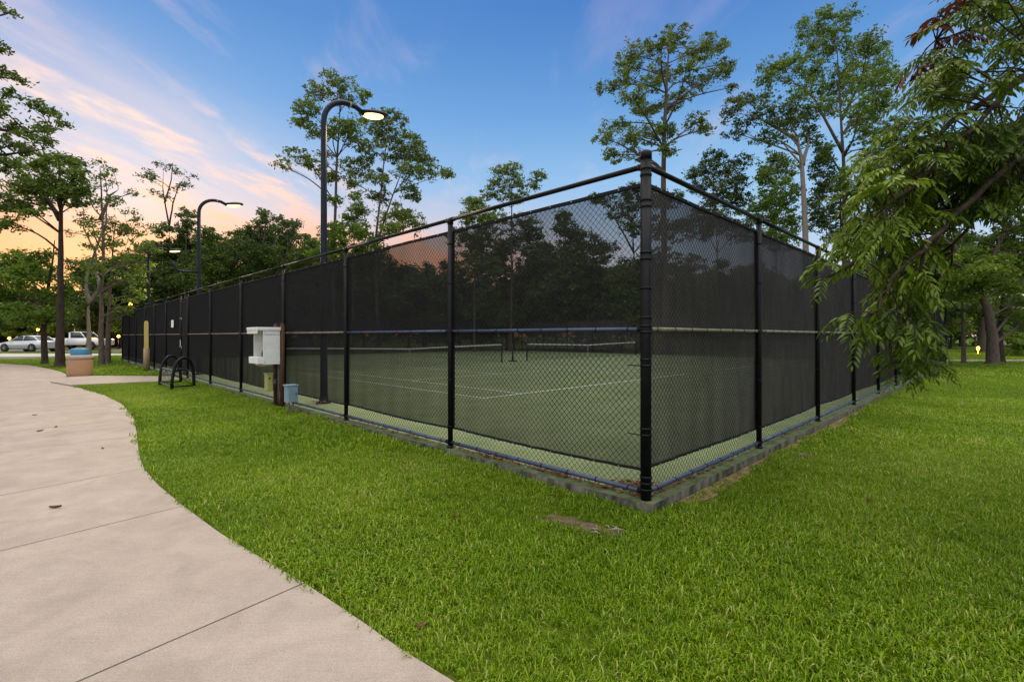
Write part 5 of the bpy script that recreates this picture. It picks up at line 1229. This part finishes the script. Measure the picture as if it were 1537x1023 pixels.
    cb = N.new('ShaderNodeCombineXYZ'); Lk.new(rz, cb.inputs[2])
    def sep(k):
        s = N.new('GeometryNodeSeparateGeometry'); s.domain = 'POINT'; Lk.new(gi.outputs[0], s.inputs['Geometry']); Lk.new(eq(pidn, k), s.inputs['Selection']); return s.outputs['Selection']
    pts = sep(0)
    for k in range(1, len(kinds) + 1):
        ip = N.new('GeometryNodeInstanceOnPoints'); Lk.new(pts, ip.inputs['Points']); Lk.new(sep(k), ip.inputs['Instance']); Lk.new(eq(pick, k), ip.inputs['Selection'])
        Lk.new(cb.outputs[0], ip.inputs['Rotation']); Lk.new(sc_, ip.inputs['Scale']); Lk.new(ip.outputs[0], jn.inputs[0])
    Lk.new(jn.outputs[0], go.inputs[0])
    md = ob.modifiers.new('scatter', 'NODES'); md.node_group = ng
    print('grass tufts', n)
grass()
def litter():
    rng = np.random.default_rng(8); pts = []
    def along(l0, l1, r0, r1, n, z):
        for _ in range(n):
            p = P(rng.uniform(l0, l1), rng.uniform(r0, r1)); pts.append((p.x, p.y, z + rng.uniform(.004, .03)))
    z = SLAB + .008
    along(-.02, 2.6, .0, .10, 260, z); along(2.6, 7, .0, .08, 120, z); along(.0, .10, .0, 2.2, 160, z); along(-.0, .10, 2.2, 6, 90, z)
    for _ in range(260):
        q = rng.normal(0, .13, 2); p = P(.14 + abs(q[0]), .14 + abs(q[1])); pts.append((p.x, p.y, z + rng.uniform(0, .05)))
    for _ in range(60):
        q = rng.normal(0, .12, 2); p = P(8.75 + q[0] * 2, .55 + q[1]); pts.append((p.x, p.y, z + rng.uniform(0, .06)))
    V = leaves(rng, np.array(pts), .075, 0); V[:, :, 2] = V[:, :, 2] * .35 + np.array(pts)[:, None, 2] * .65
    tag(link('leaf_litter', quad_mesh('leaf_litter', V, 6, np.clip(rng.normal(.4, .25, len(V)), 0, 1), M['litter'])), kind='stuff')
litter()
def loose_leaf(px, py, s, label, rot):
    p = gp(px, py, PATH_T if px < 500 else .05); mb = MB()
    n = 6; L = s; prof = [(-.5, 0), (-.3, .16), (0, .24), (.28, .15), (.5, 0)]
    Rm = Matrix.Rotation(rot, 3, 'Z')
    for i, (a, w) in enumerate(prof):
        for sg in (1, 0, -1): mb.v.append(Rm @ Vector((a * L, sg * w * L, .004 + .03 * s / .1 * (abs(sg) * .5 + a * a))))
    for i in range(len(prof) - 1):
        for j in range(2): mb.face((i * 3 + j, i * 3 + j + 1, (i + 1) * 3 + j + 1, (i + 1) * 3 + j), 0, True)
    o = mb.build('fallen_leaf', M['litter']); o.location = p; tag(o, label, 'leaf', 'loose leaves on path and lawn')
for a in ((83, 762, .10, 'curled brown leaf alone on the second nearest path slab', .3), (60, 647, .10, 'brown leaf on a far joint of the path, left one of a pair', 1.2), (84, 641, .09, 'brown leaf just right of its pair on the far path joint', 2.0),
          (52, 623, .08, 'brown speck of leaf on the path well before the bin', .6), (154, 673, .07, 'small brown leaf near the inner bend of the path', 2.6), (686, 776, .07, 'orange brown leaf lying in grass left of the bare soil patch', .5), (632, 941, .07, 'red brown leaf lodged at the path edge at the bottom', .2), (1303, 752, .09, 'pale brown leaf in the shaded lawn below the kerb', 1.0)): loose_leaf(*a)
def twigs(px, py, label, seed, n):
    rnd = random.Random(seed); p = gp(px, py, .05); mb = MB()
    for k in range(n):
        a = rnd.uniform(0, 3.1); L = rnd.uniform(.05, .16); d = Vector((math.cos(a), math.sin(a), rnd.uniform(-.03, .1))); o = Vector((rnd.uniform(-.12, .12), rnd.uniform(-.08, .08), .01))
        mb.tube([o - d * L / 2, o + Vector((.01, -.006, .012)), o + d * L / 2], [.004, .006, .002], 5)
    ob = mb.build('fallen_twig', M['twig']); ob.location = p; tag(ob, label, 'twigs')
twigs(1203, 684, 'pale broken twigs lying on the lawn beside the kerb', 3, 7)
twigs(905, 797, 'dry root ends and twigs in the bare soil by the corner', 5, 9)
